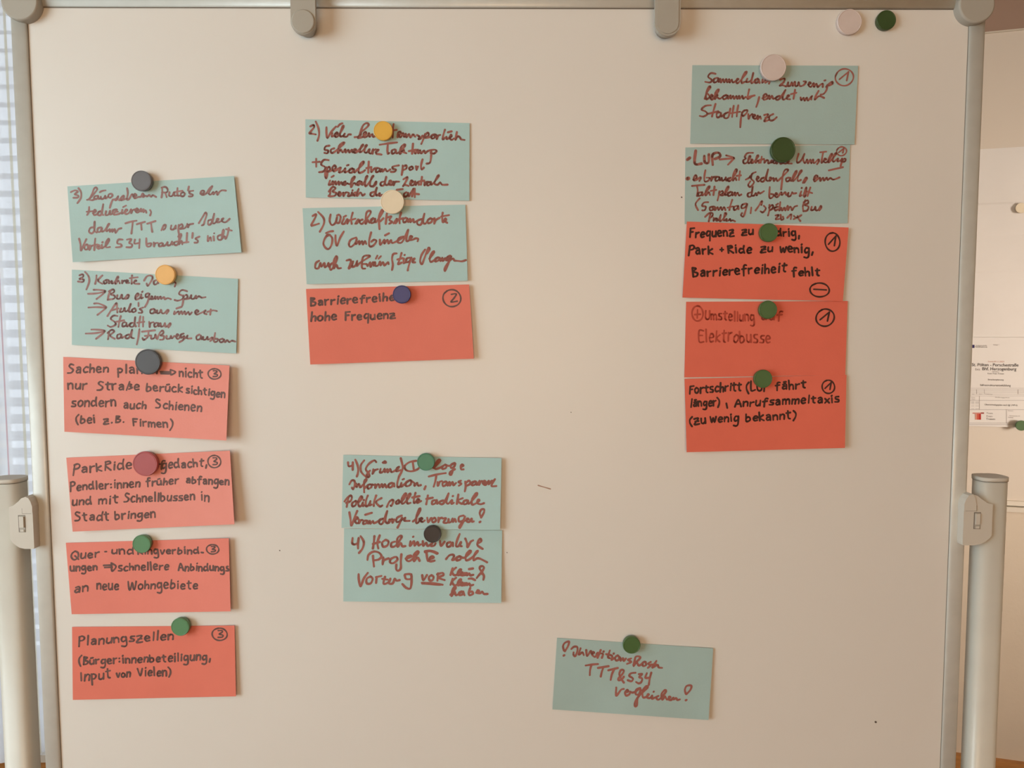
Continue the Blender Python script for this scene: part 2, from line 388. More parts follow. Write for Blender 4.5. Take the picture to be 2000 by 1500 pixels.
def word(hand, text, x0, y0, x1, y1, xh, rnd, slant=None):
    T = FONT[hand]; gap = 3.2 if hand == 'P' else 0.6
    if slant is None: slant = 0.02 if hand == 'P' else 0.16
    cap_gap = 1.5
    items, cur = [], 0
    for i, ch in enumerate(text):
        w, st = T[ch]
        items.append((ch, cur, st, w)); cur += w
        if i < len(text)-1:
            cur += gap if (hand == 'P' or ch.islower()) else gap+cap_gap
    tot = max(cur, 1); sx = (x1-x0)/tot; k = xh/10
    out = []; prev = None
    for ch, cx, st, w in items:
        jy = rnd.uniform(-0.9, 0.9); jr = rnd.uniform(-0.13, 0.10); js = rnd.uniform(0.88, 1.12)
        def tr(p):
            gx = cx + w/2 + (p[0]-w/2); gy = p[1]*js + jy
            X = x0 + gx*sx + (slant+jr)*gy*k
            base = y0 + (y1-y0)*(gx/tot)
            return (X, base - gy*k)
        join = hand == 'C' and ch.islower() and prev is not None and ch not in 'x'
        for n, s in enumerate(st):
            q = [tr(p) for p in s]
            if n == 0 and join: prev += q; 
            else: out.append(q); 
            if n == 0: head = prev if join else q
        if not st: prev = None; continue
        prev = head if (hand == 'C' and ch.islower() and ch not in 'gfsjbx') else None
        if hand == 'C' and ch in 'gfp' and len(st) > 1: prev = out[-1]
    return out

def circ(cx, cy, rx, ry, inner=None, tilt=0.0, rnd=random):
    st = []
    a0 = rnd.uniform(-2.2, -1.2)
    pts = []
    for i in range(15):
        t = a0 - i*2*math.pi/13.2
        x, y = rx*math.cos(t)*(1+0.03*math.sin(2*t)), ry*math.sin(t)
        pts.append((cx + x*math.cos(tilt) - y*math.sin(tilt), cy + x*math.sin(tilt) + y*math.cos(tilt)))
    st.append(pts)
    if inner == '3': st += [[(cx-rx*.2, cy-ry*.6), (cx+rx*.3, cy-ry*.6), (cx+rx*.35, cy-ry*.35), (cx-rx*.05, cy-ry*.02), (cx+rx*.45, cy+ry*.15), (cx+rx*.35, cy+ry*.45), (cx-rx*.2, cy+ry*.5)]]
    if inner == '2': st += [[(cx-rx*.05, cy-ry*.45), (cx+rx*.5, cy-ry*.5), (cx+rx*.2, cy+ry*.05), (cx-rx*.1, cy+ry*.45), (cx+rx*.6, cy+ry*.35)]]
    if inner == '1': st += [[(cx-rx*.55, cy+ry*.25), (cx+rx*.45, cy-ry*.65)], [(cx+rx*.45, cy-ry*.65), (cx+rx*.25, cy+ry*.4)]]
    if inner == '-': st += [[(cx-rx*.6, cy-ry*.1), (cx+rx*.7, cy+ry*.0)]]
    if inner == '+': st += [[(cx-rx*.5, cy+ry*.15), (cx+rx*.5, cy+ry*.1)], [(cx, cy-ry*.5), (cx-rx*.05, cy+ry*.6)]]
    return st

# ---------------------------------------------------------------- cards
TRACE = {  # the joined handwriting, followed stroke by stroke: one word per line, strokes split by ';'
'L1': '''268,380 295,370 322,320 342,265 365,250 376,272 345,312 312,350 290,376 325,384 355,370;386,337 352,342 345,368 374,370 388,340 390,368 412,364 415,345 420,370 446,365 462,335 462,365 488,350 500,322 530,318 537,338 512,360 496,348;405,300 430,286 466,280;540,378 522,420 510,465;540,378 575,372 598,340 590,372 570,386;610,384 645,340 660,338 652,370 630,385 690,366;692,258 700,310 690,375 715,370 738,325 752,322 762,350 792,332 776,316 760,340 775,365 812,350 840,345 856,312 872,330 862,350 892,335 902,346 925,330 948,348 962,330 985,342 1000,350
1062,250 1064,300 1056,355;1056,252 1096,243 1120,268 1112,300 1062,302;1095,305 1110,352;1140,300 1136,336 1166,340 1190,300 1190,336 1214,335;1225,255 1222,310 1230,338 1252,335;1205,296 1278,284;1286,300 1262,310 1262,340 1290,340 1302,312 1286,300;1345,240 1336,280;1392,284 1350,291 1356,315 1386,325 1380,343 1345,343
1465,316 1500,310 1506,286 1482,284 1468,310 1490,330 1530,312 1562,262 1592,234 1586,252 1560,290 1556,318 1575,325 1602,298 1606,322 1638,290 1646,326 1665,300 1692,280 1736,283
292,455 287,510 270,540;265,506 330,500;330,522 362,505 352,485 335,510 345,540 382,528 392,505 415,500 388,512 385,540 420,534 440,425 425,520 442,540;470,500 465,540 496,535 512,495 512,535 532,528 546,490 586,485 550,535 602,530 622,518;555,511 596,505;642,485 636,525 660,515 695,490 680,480 665,505 680,530 712,518 735,480 736,520 752,490 776,482 782,500 812,485 796,470 780,495 800,516 826,500 840,475 842,506 866,480 866,510 886,490 896,516;650,457 682,440;935,488 946,512 935,545
345,670 305,676 290,715 320,735 346,700 350,610 346,700 372,725;420,670 386,680 380,715 410,716 426,680 426,715 452,706 482,668 506,632 490,640 474,690 480,712 510,688 512,716 536,690 537,720 562,690 572,730 600,690 632,680
675,628 735,610 793,600;752,612 745,680 738,736;796,637 880,612;840,630 846,696;905,632 992,604;945,620 950,670 958,718
1055,702 1080,650 1100,646 1095,680 1078,696;1160,650 1154,690 1186,690 1206,650 1206,684;1238,644 1234,700 1240,745 1232,770;1240,658 1270,636 1280,665 1252,686 1300,680 1330,640;1328,634 1336,672 1350,642 1392,632
1450,626 1490,560 1520,515 1532,540 1512,600 1500,640 1480,650;1582,590 1550,600 1550,640 1580,630 1612,525 1595,612 1612,630 1640,604 1660,582 1642,580 1636,612 1662,616 1690,600 1710,576 1692,586 1702,612 1736,615 1776,580
185,790 200,850 206,915 235,850 262,795;266,850 240,870 250,905 280,895 276,856 266,850;300,860 296,908 312,870 336,860;356,788 350,850 346,912;325,866 378,850;375,882 402,870 390,855 375,880 390,898 416,885;425,856 426,892 445,880 462,868 502,812 496,790 470,830 470,880 512,878;430,830 434,826
646,800 600,800 590,840 630,850 626,876 574,882;690,800 736,795 715,835 746,850 735,880 685,880;775,800 770,842 816,836;825,795 820,890
895,785 900,866 935,870 946,840 905,846;975,830 976,872 990,840 1016,835;1060,835 1030,846 1030,870 1060,866 1072,840 1072,866 1096,860 1120,825 1120,860 1150,855 1166,820 1172,852;1222,820 1190,830 1195,856 1226,850 1266,755 1252,745 1240,800 1240,852 1266,815 1276,850;1326,730 1320,830;1290,832 1342,825;1385,730 1380,782;1456,768 1415,790 1440,810 1435,830 1405,832
1545,760 1546,816 1572,775 1582,812;1605,765 1610,810;1610,735 1613,732;1682,750 1650,765 1655,800 1692,794 1716,705 1704,700 1696,750 1696,790 1722,765 1732,792;1766,678 1755,740 1740,782;1738,690 1798,705''',
'L2': '''370,150 365,200 355,240;432,150 385,205 432,240;466,200 445,215 455,238 480,226 470,200 500,205 500,236 530,210 531,236 552,228 600,172 590,165 574,200 570,240 600,205 616,236;640,205 640,236 656,210 678,208 682,226 706,210 690,200 685,230 716,230;745,150 740,200 740,240;720,181 806,170;742,236 770,216 790,206 775,204 770,236 822,240
872,205 900,162 940,150 962,175 936,230 910,262 900,238;1002,200 975,215 980,246 1010,236 1026,180 1020,235;1180,215 1206,230 1196,268
520,310 500,350 488,410;500,320 546,298 556,325 520,350 562,366 555,396 500,406;590,360 585,396 616,395 636,355 642,396 668,392 698,355 712,362 702,390 680,398
780,386 816,355 802,340 780,370 785,405 826,390 842,350 841,392 862,385;850,327 856,320;916,340 890,350 890,380 915,375 930,345 910,430 880,485;925,402 962,380 950,370 945,400 976,395 990,370 991,400 1016,375 1020,402 1046,375 1052,400 1082,380 1092,402 1122,390 1156,402
1325,318 1270,305 1240,345 1285,370 1276,400 1230,418 1195,410;1290,360 1285,420 1275,470;1290,376 1320,355 1330,385 1296,402 1350,395 1370,360 1371,396 1400,395 1420,365 1422,396 1450,370 1480,386 1522,380
485,580 530,510 580,443 586,490 590,542;520,522 602,500;630,500 616,536 650,530 666,495 672,530 702,518 732,450 712,530 742,530;766,500 745,515 755,540 785,526 776,500 766,500;812,440 813,475;862,490 825,505 846,520 850,545 815,546
976,505 940,515 940,550 975,546 986,510 992,546 1010,520 1011,550 1036,545 1050,515 1062,550 1088,548 1120,515 1132,526 1110,556
1195,530 1190,560 1235,530 1241,562 1266,530 1276,562 1300,530 1311,562 1340,535 1351,565 1376,542;1215,500 1268,482;1415,546 1446,530 1426,515 1410,540 1430,565 1466,550 1500,535 1522,520 1505,550 1532,560;1576,510 1570,566;1540,536 1600,520 1640,527
592,580 550,575 520,610 560,640 572,670 522,695 488,680;626,580 610,640 600,696;575,641 660,625;672,645 645,655 645,690 680,680 686,650 692,690 722,665 752,650 722,662 725,690 762,684 778,592 772,660 785,690;832,583 820,650 816,690;862,588 860,692;800,651 874,640
925,640 931,696 940,655 972,645;1006,650 980,665 985,695 1016,680 1022,655 1026,690 1045,655 1050,690 1076,685 1092,655 1096,690 1112,690 1145,655 1152,666 1130,700
502,745 496,790 490,826;485,760 530,725 556,745 512,785 562,820;622,770 590,780 590,815 620,810 632,775 636,810 658,800 682,785 712,775 682,787 680,815 716,805 746,723 735,800 767,815
822,718 812,800 795,880
850,745 986,730;920,740 910,800 870,832 855,812;880,790 932,785;945,785 950,820 980,810 992,775 1002,816;1010,822 1036,760 1066,733 1076,760 1045,785 1082,792 1075,825 1040,830;1110,790 1111,820 1146,815 1156,790 1166,816 1192,790;1210,802 1236,780 1220,770 1210,800 1226,822 1246,810 1262,776 1292,765 1262,778 1266,810 1296,790 1285,830 1245,856;1285,826 1320,802 1332,785 1325,816 1372,815
1456,775 1425,795 1430,830 1466,820 1472,785 1482,826 1495,800 1500,830 1526,825 1542,800 1546,830 1590,805 1596,820 1570,845;1622,758 1610,845 1640,850 1652,825 1625,820;1702,820 1670,830 1676,856 1706,850 1716,825 1726,856 1750,835 1772,856 1800,840 1840,850''',
'M1': '''300,135 300,195 310,255 350,190 407,125;365,200 360,240 395,220 426,205 416,190 395,210 400,240 432,230 490,132 480,125 452,200 456,236 482,232 505,205 490,235 526,240 546,215 572,215;425,130 450,102 480,90
615,245 660,235 682,180 710,112 750,88 772,108 735,150 690,185 680,225 650,255 705,243 745,205 735,185 715,205 720,245 756,235 775,200 782,240 812,210 822,242 852,230 880,240
1050,98 1040,170 1040,250;1020,171 1085,164;1095,245 1100,195 1125,182 1130,200 1108,230 1130,246 1156,200 1166,242 1186,205 1192,246 1222,210 1236,250 1266,215 1290,240;1310,222 1338,240 1326,268 1352,260 1372,228;1402,210 1385,260 1358,322;1385,240 1430,195 1442,225 1400,252 1470,240 1492,215 1470,235 1480,262 1512,245 1502,215 1532,225 1531,266 1546,230 1572,220;1622,162 1602,230 1600,270 1640,240 1641,266 1665,256 1700,235 1690,215 1675,250 1696,276 1722,260;1655,191 1697,180;1756,188 1740,276 1765,235 1792,250 1802,270 1842,276
332,340 290,350 280,385 320,395 310,425 278,420;386,370 350,385 355,420 392,408 492,322 490,305 440,345 428,422 460,385 482,416 510,380 515,416 545,385 556,416 586,385 592,416 632,387 612,380 608,418 642,410 712,332 692,338 670,408 702,400 752,337 735,345 725,410 752,416 780,380 776,420 802,425 822,380 816,432;830,390 852,380;850,415 882,387 862,390 855,430 892,435 916,440
893,330 990,315 1090,304;985,330 980,380 985,432 1002,420;1062,380 1030,395 1035,430 1066,415 1072,385 1082,425 1112,410 1176,345 1170,325 1130,360 1120,432 1160,385 1166,400 1140,402 1192,425;1266,318 1256,430;1220,401 1302,386;1275,390 1292,430 1320,385 1326,425 1346,390 1356,426 1390,395 1402,426 1432,400 1502,385 1530,400 1500,428 1460,420;1470,395 1468,460 1455,530 1418,540
145,525 226,520;185,485 186,576
325,502 270,500 240,550 286,580 270,625 218,636;300,580 311,622 300,702 285,682 292,620 330,575 341,610 312,632 370,612 406,585 390,560 365,590 380,626 416,610 440,590 462,585 440,636 482,626 510,592 505,636 530,630 590,595 560,606 555,640 590,636 606,600 612,640 642,610 712,542 710,518 672,560 660,640 702,634 732,612;528,562 547,555
772,518 766,642;745,591 802,580;800,600 801,636 830,600 846,592 880,590 855,600 855,635 886,625 896,595 902,630 920,600 926,630 956,600 976,628 1012,605;1108,560 1040,575 1045,600 1076,606 1060,630 1020,632;1150,560 1150,600 1140,667;1150,576 1190,560 1192,595 1152,612;1246,575 1225,590 1235,612 1266,596 1256,575 1246,575;1300,570 1306,612 1322,572;1372,493 1356,560 1362,606 1387,585
340,730 325,776 352,770 372,735 371,776 400,740 406,776 436,740 441,776 466,745 480,776 512,740 486,755 500,780 532,760 562,768 612,702 610,684 580,720 575,802 602,760 622,760 632,776 672,735 645,750 650,780 676,765 692,740 702,776 760,682 740,690 730,780 750,785 822,682 802,700 785,782 822,792 842,752 857,740 850,770 820,800;355,691 382,675
952,740 910,750 905,780 940,780 967,688 955,760 976,780 1026,740 1006,730 995,770 1032,776 1050,740 1050,782 1066,745 1112,742
1158,716 1202,690 1192,730 1155,792 1172,776 1217,790;1240,766 1267,740 1246,730 1235,776 1272,780 1290,740 1296,780 1320,745 1332,776;1366,688 1355,776;1330,741 1392,730;1395,745 1395,782 1416,745 1452,745 1420,760 1430,785 1460,770 1466,745 1476,776 1552,682 1540,680 1505,760 1542,776 1570,750 1592,776 1652,775
345,830 340,880 325,902;328,852 370,800 402,815 370,850 412,870 390,900 338,906;430,882 457,865 441,855 430,885 450,900 490,862 491,902 510,866 532,862 552,870 540,902 572,895 585,860 586,896;590,840 593,837;622,860 600,880 620,896 660,822 640,880 645,900 680,862 702,896 727,880
832,855 795,870 795,900 830,896 862,808 850,880 866,896 896,870 890,902 922,890 950,892
1150,825 1085,832;1192,860 1165,880 1175,910 1205,895 1212,865 1222,902 1272,818 1256,906;1286,818 1286,916;1240,871 1332,882''',
'M2': '''375,308 364,380 390,427 430,400 446,340 440,395 470,400 487,340 470,310 448,320;522,355 500,410 532,410 562,360 561,412 580,370;520,336 547,322;622,288 605,350 610,412;580,376 652,355;650,412 682,365 692,380 665,412;732,365 700,380 710,410 742,400 817,300 815,268 775,290 765,412 790,370 812,402 852,350 825,370 830,405 866,390 872,355 882,396 960,272 946,258 915,330 920,472;930,385 965,350;1002,300 990,412;1010,342 1052,330 1030,370 1062,390 1030,412
1080,407 1112,355 1122,376 1100,407;1162,288 1145,350 1146,407;1120,366 1187,350;1216,345 1185,360 1190,396 1220,385 1232,350 1242,392 1262,355 1266,396 1296,360 1306,396 1345,375 1392,360 1346,376 1345,416 1386,416 1422,298 1405,390 1432,412 1460,372 1492,350 1460,370 1465,406 1502,390 1506,360 1490,350 1522,362 1535,350 1531,412 1550,370 1592,345;1626,288 1620,340 1626,392 1642,386 1667,365 1656,350 1645,376 1677,402;1608,331 1697,315
366,535 320,560 294,630 320,682 356,692 387,640 392,570 350,530 328,546;323,516 360,500 402,494;430,540 430,600 446,657 480,570 522,498
662,565 600,590 579,640 600,670 650,630 667,580 656,640 695,605 696,642 726,605 736,642 760,605 772,637;827,508 805,600 810,662 850,657 887,605 860,590 830,612;925,590 930,647 975,590 976,632 1010,590 1021,632 1050,595 1062,627 1125,600 1192,555 1140,570 1124,616 1165,622 1200,570 1242,478 1220,590 1242,602 1287,560 1266,550 1255,592 1292,590 1322,575 1352,580 1346,607;983,541 1027,518
247,825 210,850 204,906 240,907 262,850 272,892 305,850 311,897 336,880 352,850 357,892 392,850 365,880 375,927 402,900 447,800 436,773 410,830 410,912 440,870 457,907 492,906
553,822 590,813 602,830 575,907 592,900 627,830 615,892 650,880 672,825 667,882 700,850 790,792 812,770 760,768 730,800 725,902 762,912;730,862 775,862 790,882 817,840 821,892 850,840 857,882 870,840 876,882 906,875 927,835 932,877 960,840 976,877 1015,840 1022,862;880,802 897,768;910,802 937,773
1112,743 1075,750 1060,800 1070,870 1060,927;1167,738 1150,800 1128,862 1167,845;1120,811 1180,795;1192,800 1190,852 1212,840;1200,762 1203,758;1262,790 1225,800 1220,840 1255,830 1277,790 1250,870 1235,932;1290,832 1312,800 1296,808 1290,842 1317,842
1430,698 1390,760 1374,830 1395,862 1420,800 1450,720 1470,678 1482,700 1450,742;1478,802 1532,730 1516,723 1482,790 1490,837 1522,825 1577,785 1545,800 1545,832 1580,820 1592,790 1602,827 1622,790 1627,827 1656,795 1667,822 1712,770 1675,785 1675,822 1710,805 1722,775 1690,850 1655,937 1648,912 1692,840 1740,800 1757,822 1792,826 1842,831 1887,817''',
'B1': '''143,163 150,207 187,200;197,163 196,247
225,132 252,200 257,270 243,322
327,140 288,195 292,270 352,332
462,160 440,140 380,178 344,238 372,282 387,318 368,332 356,302 392,255;430,240 420,292 442,255 482,240;512,235 505,277 536,270 557,235 561,272 590,240 592,277 620,240 632,272 660,265 700,240 722,213 700,225 690,262 742,250;535,165 560,150 572,165 540,168
740,116 762,210 752,262 720,322
877,165 886,237;917,145 840,160 784,205 800,250 860,264 932,240 962,200;1040,200 1040,240 1080,205;1110,225 1187,150 1170,133 1130,190 1130,237 1182,225 1242,190 1210,210 1215,237 1252,225 1257,195 1242,190 1290,202 1352,170 1310,190 1310,227 1346,210 1357,175 1330,250 1312,302 1293,297 1300,270 1352,240;1420,217 1452,200 1436,185 1420,205 1425,242 1452,242
158,412 185,368 217,375 217,430 200,467 188,450;235,405 241,442 266,405 277,437 290,440 352,370 346,353 325,390 326,502;330,455 365,425 397,410 365,425 370,462 406,445 412,415 440,420 451,410 452,452 470,420 490,410 501,447 526,410 537,447 560,410 577,447 605,410 642,395 605,412 606,447 640,437 662,400 667,437;717,333 700,400 705,442 732,435 747,395 746,437 800,395 847,363 800,390 800,432 846,420 862,380 847,365 892,395 896,427 926,395 937,427 967,420;760,357 777,350
1022,433 1008,467
1056,323 1150,300 1250,284;1142,318 1130,380 1113,437;1157,385 1160,427 1180,385 1207,375;1252,380 1215,395 1220,432 1256,415 1262,385 1272,427 1292,385 1296,427 1326,385 1337,422 1367,395;1422,370 1395,385 1427,405 1398,427;1470,380 1476,430 1465,492;1470,402 1512,370 1527,400 1486,427 1545,400 1582,375 1545,390 1550,422 1586,410 1592,380 1602,417 1632,370 1626,417 1646,380 1667,375 1670,402 1702,385 1686,370 1670,402 1702,417 1737,370 1736,412 1766,375 1790,370 1807,353 1782,390 1768,432 1822,431
103,606 130,570 172,538 187,560 170,602 123,622;147,558 128,667;227,600 190,625 195,662 230,645 237,605 227,600 262,615 302,570 291,548 260,600 265,657 292,655 312,615 311,657 332,645;320,592 323,588;367,538 345,600 346,657 372,650 397,600 386,647 412,640;462,538 440,600 434,657;522,568 460,610 502,662 532,650
583,667 610,610 642,588 657,600 635,657 624,650;712,590 685,610 690,632 722,620 722,590 712,590 745,610 802,530 791,513 755,570 755,632 800,602 852,525 836,518 810,570 815,627 852,620;907,508 890,570 890,622 920,602 952,590 936,575 920,602 930,622 972,600;870,561 952,545
1047,538 1036,600 1028,637;1030,577 1102,563;1132,590 1100,600 1095,637 1130,627 1147,590 1152,632 1185,605 1222,595 1186,607 1185,632 1226,625 1282,513 1255,600 1276,632 1320,590 1316,632 1342,620;1328,547 1332,543;1392,528 1375,632;1442,568 1385,597 1432,632 1455,605 1492,590 1455,602 1456,637 1490,627 1502,595 1512,632 1602,530 1591,513 1550,570 1545,637 1582,632 1632,595 1616,585 1605,622 1642,637 1682,625
158,728 170,800 180,877 215,790 247,713;225,812 257,795 241,780 220,820 240,852 266,845;267,810 266,852 286,820 307,815;352,820 320,830 315,862 350,852 362,825 372,857 390,825 396,857 426,825 437,852 500,820 542,800 500,815 500,857 536,850 587,713 565,820 592,852 627,815 611,810 605,847 642,802 646,847 666,810;338,756 412,734;752,765 700,790 690,837 730,830 757,790 725,860 703,907;740,822 777,800 792,790 780,822 842,825
878,832 910,800 962,702 950,688 920,760 915,847 942,840 952,800;960,817 987,800 971,790 960,820 985,837 1012,820;1040,790 1050,842 1082,795 1097,800;1122,790 1095,815 1105,842 1137,825 1132,795 1122,790;1167,790 1166,842 1180,800 1207,790;1215,800 1252,795 1225,842 1267,846 1282,805 1281,842 1310,835 1327,800 1332,837 1352,802 1365,835;1452,765 1400,780 1400,832 1446,820 1467,775 1440,850 1410,907 1403,885 1452,830 1480,820 1507,805 1491,800 1485,832 1517,837 1542,800 1546,837 1567,830
1650,785 1634,740 1650,700 1682,693 1682,730 1650,787;1633,840 1642,834''',
'B2': '''195,178 190,235 215,252 257,235;264,178 255,240 256,297
285,158 322,225 305,300 268,347
442,158 435,230 424,297;502,148 475,230 486,297;425,246 502,224;567,200 530,230 540,277 586,265 602,220 570,200;672,220 635,235 635,277 682,265 747,175 736,153 700,190 705,277 740,235 757,272 792,270
850,215 845,267 890,215 896,267 930,225 942,264 967,250;878,167 884,162;990,215 996,267 1030,230 1042,267 1080,255 1102,235 1075,255 1090,270 1122,262 1132,240;1185,213 1196,267 1237,220;1302,225 1265,240 1265,277 1300,272 1327,230 1332,272;1407,133 1380,200 1365,267 1392,272 1422,225 1410,267 1432,272;1470,185 1490,235 1496,282 1530,222 1560,205;1610,242 1652,215 1641,188 1615,215 1610,262 1667,302
363,427 375,370 430,333 490,343 522,385 490,422 428,432;425,380 430,440 437,502;542,400 535,477 550,432 602,410;667,395 625,420 620,457 660,462 702,425 692,395 667,395;747,363 740,440 740,520 710,550 688,530 690,480;798,412 862,390 851,375 815,390 805,427 847,437 937,350 926,328 890,370 890,442 930,400 952,437;1030,338 1046,437 1070,417 1112,400 1096,385 1070,400 1070,442 1122,435
1013,330 1060,320 1110,330 1158,352;1015,338 1060,328 1110,338 1150,356
1253,417 1290,375 1332,368 1342,390 1320,427 1352,420 1402,385 1370,400 1375,432 1416,420 1422,390 1402,385 1460,402 1532,340 1521,323 1480,370 1480,432 1545,402 1612,332 1600,330 1570,380 1565,432 1602,410 1642,415 1717,454
263,588 265,650 285,727 320,640 367,573;397,615 355,640 355,692 400,692 422,640 397,615;467,620 460,687;458,622 522,608;530,641 592,650;562,618 545,697 602,680 622,640 605,692 650,692 672,640 692,662 727,655;787,590 852,590 857,640 800,642 785,600;860,588 862,680 847,750 800,742 758,700
983,600 995,657 1037,598;1087,600 1060,620 1065,657 1097,657 1112,620 1087,600;1162,578 1155,662;1153,590 1212,573 1222,600 1165,627 1237,655
978,685 1100,692 1215,708;982,694 1090,700 1190,708
1327,523 1303,597;1367,513 1320,560 1357,602 1422,545 1411,535 1385,570 1390,602 1442,575 1426,570 1415,597 1447,602 1467,575 1466,602 1487,575 1491,602 1516,578 1527,602 1562,595;1513,531 1557,524
1603,627 1650,570 1682,520 1670,498 1640,503 1635,530 1662,570 1682,610 1675,652;1600,632 1642,580 1672,590
1327,640 1303,710;1367,628 1320,672 1357,716 1422,658 1411,648 1385,683 1390,716 1442,688 1426,683 1415,710 1447,714 1467,688 1466,716 1487,690 1491,714 1516,692 1527,716 1562,708;1508,640 1545,638 1582,656
1303,822 1362,750 1351,733 1325,770 1315,837 1350,790 1367,827 1432,785 1400,800 1405,827 1442,815 1447,785 1462,827;1527,743 1510,800 1520,827 1557,810 1547,785 1520,792;1595,797 1627,780 1611,768 1600,797 1642,802 1662,785 1682,812 1722,812''',
'N': '''215,240 203,190 225,150 272,136 262,185 225,247;210,298 218,292
298,222 330,195 367,200 367,250 345,302 324,290 325,260;405,213 385,285 425,260 442,292;470,233 480,302 522,245 535,277 562,265 551,255 535,280 557,307 577,310 602,265;637,233 600,322;590,276 660,275 650,322;668,252 672,248;742,238 720,310 742,327;700,281 767,300 760,347 792,325;785,276 788,272;832,295 805,315 810,352 842,345 847,310 832,297 862,325 866,357 892,325 902,357 927,330;987,330 950,345 987,370 938,392;1010,402 1087,330 1081,308 1040,310 1025,360 1015,417 1050,375 1077,412 1142,365 1115,385 1125,417 1157,405 1152,370;1212,370 1180,390 1207,410 1178,437;1277,358 1230,432 1262,420 1292,405 1302,432 1342,438;1215,401 1272,400
463,411 535,400 607,394;530,403 515,460 511,522;606,439 727,419;667,433 650,480 637,537;723,466 832,439;792,453 765,510 751,577
902,607 870,560 850,510 870,463 902,468 885,510 840,560 845,582 880,570 902,540
1037,494 985,500 965,530 1007,560 990,592 948,580;1073,510 1112,508 1080,545 1112,560 1105,597 1075,617 1043,600;1167,498 1150,552 1202,550;1217,493 1200,560 1189,632
815,663 815,757 870,690 902,680;915,722 952,710 941,690 915,720 930,757 967,740 977,710 992,722 1027,715 1092,670 1045,690 1040,742 1076,740 1097,690 1060,790 1050,872 1028,877 1030,835 1077,760 1177,665 1161,648 1120,700 1120,772 1152,775 1192,745 1176,740 1170,777 1202,785 1227,755 1226,792 1247,785 1302,760 1275,775 1290,802 1322,790 1387,710 1371,693 1335,740 1345,802 1375,765 1397,802 1437,775 1421,770 1415,802 1447,807 1472,780 1476,802 1502,785 1517,807 1547,800;1243,714 1247,710
1615,737 1604,690 1625,645 1677,643 1667,690 1620,742;1613,811 1623,806''',
'R1': '''352,277 300,270 270,310 312,345 290,372 238,365;372,320 335,335 335,372 370,360 382,325 387,367 405,330 411,372 436,335 447,372 470,335 481,372 502,335 507,372 532,340 542,372 582,352 607,335 591,330 580,362 602,377 692,270 681,258 645,320 640,377 672,365;702,330 690,367 740,352 767,268 745,377 777,362 817,330 785,345 790,377 822,365 827,335 837,377;870,340 865,377 902,345;900,377 947,345 940,387
1063,342 1112,328 1102,370 1058,407 1090,402 1132,415 1152,370 1151,412 1176,405 1192,370 1202,412 1225,365 1231,412 1256,405 1267,370 1281,412 1322,400 1347,365 1320,360;1370,397 1402,380 1386,370 1375,402 1402,422 1432,380 1436,422 1462,385 1476,422 1502,400 1532,385 1531,422;1548,352 1562,348;1570,422 1602,385 1637,363 1637,387 1600,407;1582,400 1575,450 1545,495 1508,506
233,552 260,480 297,425 281,418 250,480 250,557 287,530 270,500;295,542 322,520 306,505 295,542 322,557 387,465 381,448 350,490 345,557 376,510 360,522 397,552 435,527 472,510 435,525 440,557 472,545 487,515 492,552 517,515 521,552 546,520 557,552 582,520 592,552 612,520 617,552 646,520 657,552 682,530;722,448 705,530 710,552 747,530;690,537 782,515
832,533 818,590 799,642
868,547 917,520 906,498 880,520 880,562 922,550 942,515 946,557 972,520 987,552 1020,537 1057,520 1020,535 1020,562 1057,550 1122,453 1090,530 1102,562 1162,520 1146,515 1135,552 1172,557;1227,453 1210,552;1180,501 1242,485
1288,537 1296,567 1322,540 1332,572 1357,540 1367,572 1392,548 1407,530 1406,562;1412,524 1416,520;1487,463 1455,520 1445,562 1490,522 1547,542
302,623 240,630 198,670 240,690 262,720 220,747 178,740;352,608 330,680 313,747;275,716 382,690;397,700 365,715 370,757 402,745 412,705 417,747 450,722 492,700 450,720 450,762 492,755 515,660;552,628 540,700 534,752;602,623 590,690 585,747;520,711 622,694;640,722 662,685 702,678 692,710 655,742 640,722;642,700 630,780 624,867;712,720 716,772 732,740 757,720 765,752 792,735 776,725 765,757 792,772 817,735 816,777 842,745 852,772;888,731 932,724 888,797 937,785;900,761 932,755;987,720 945,745 950,787 987,787 1027,753''',
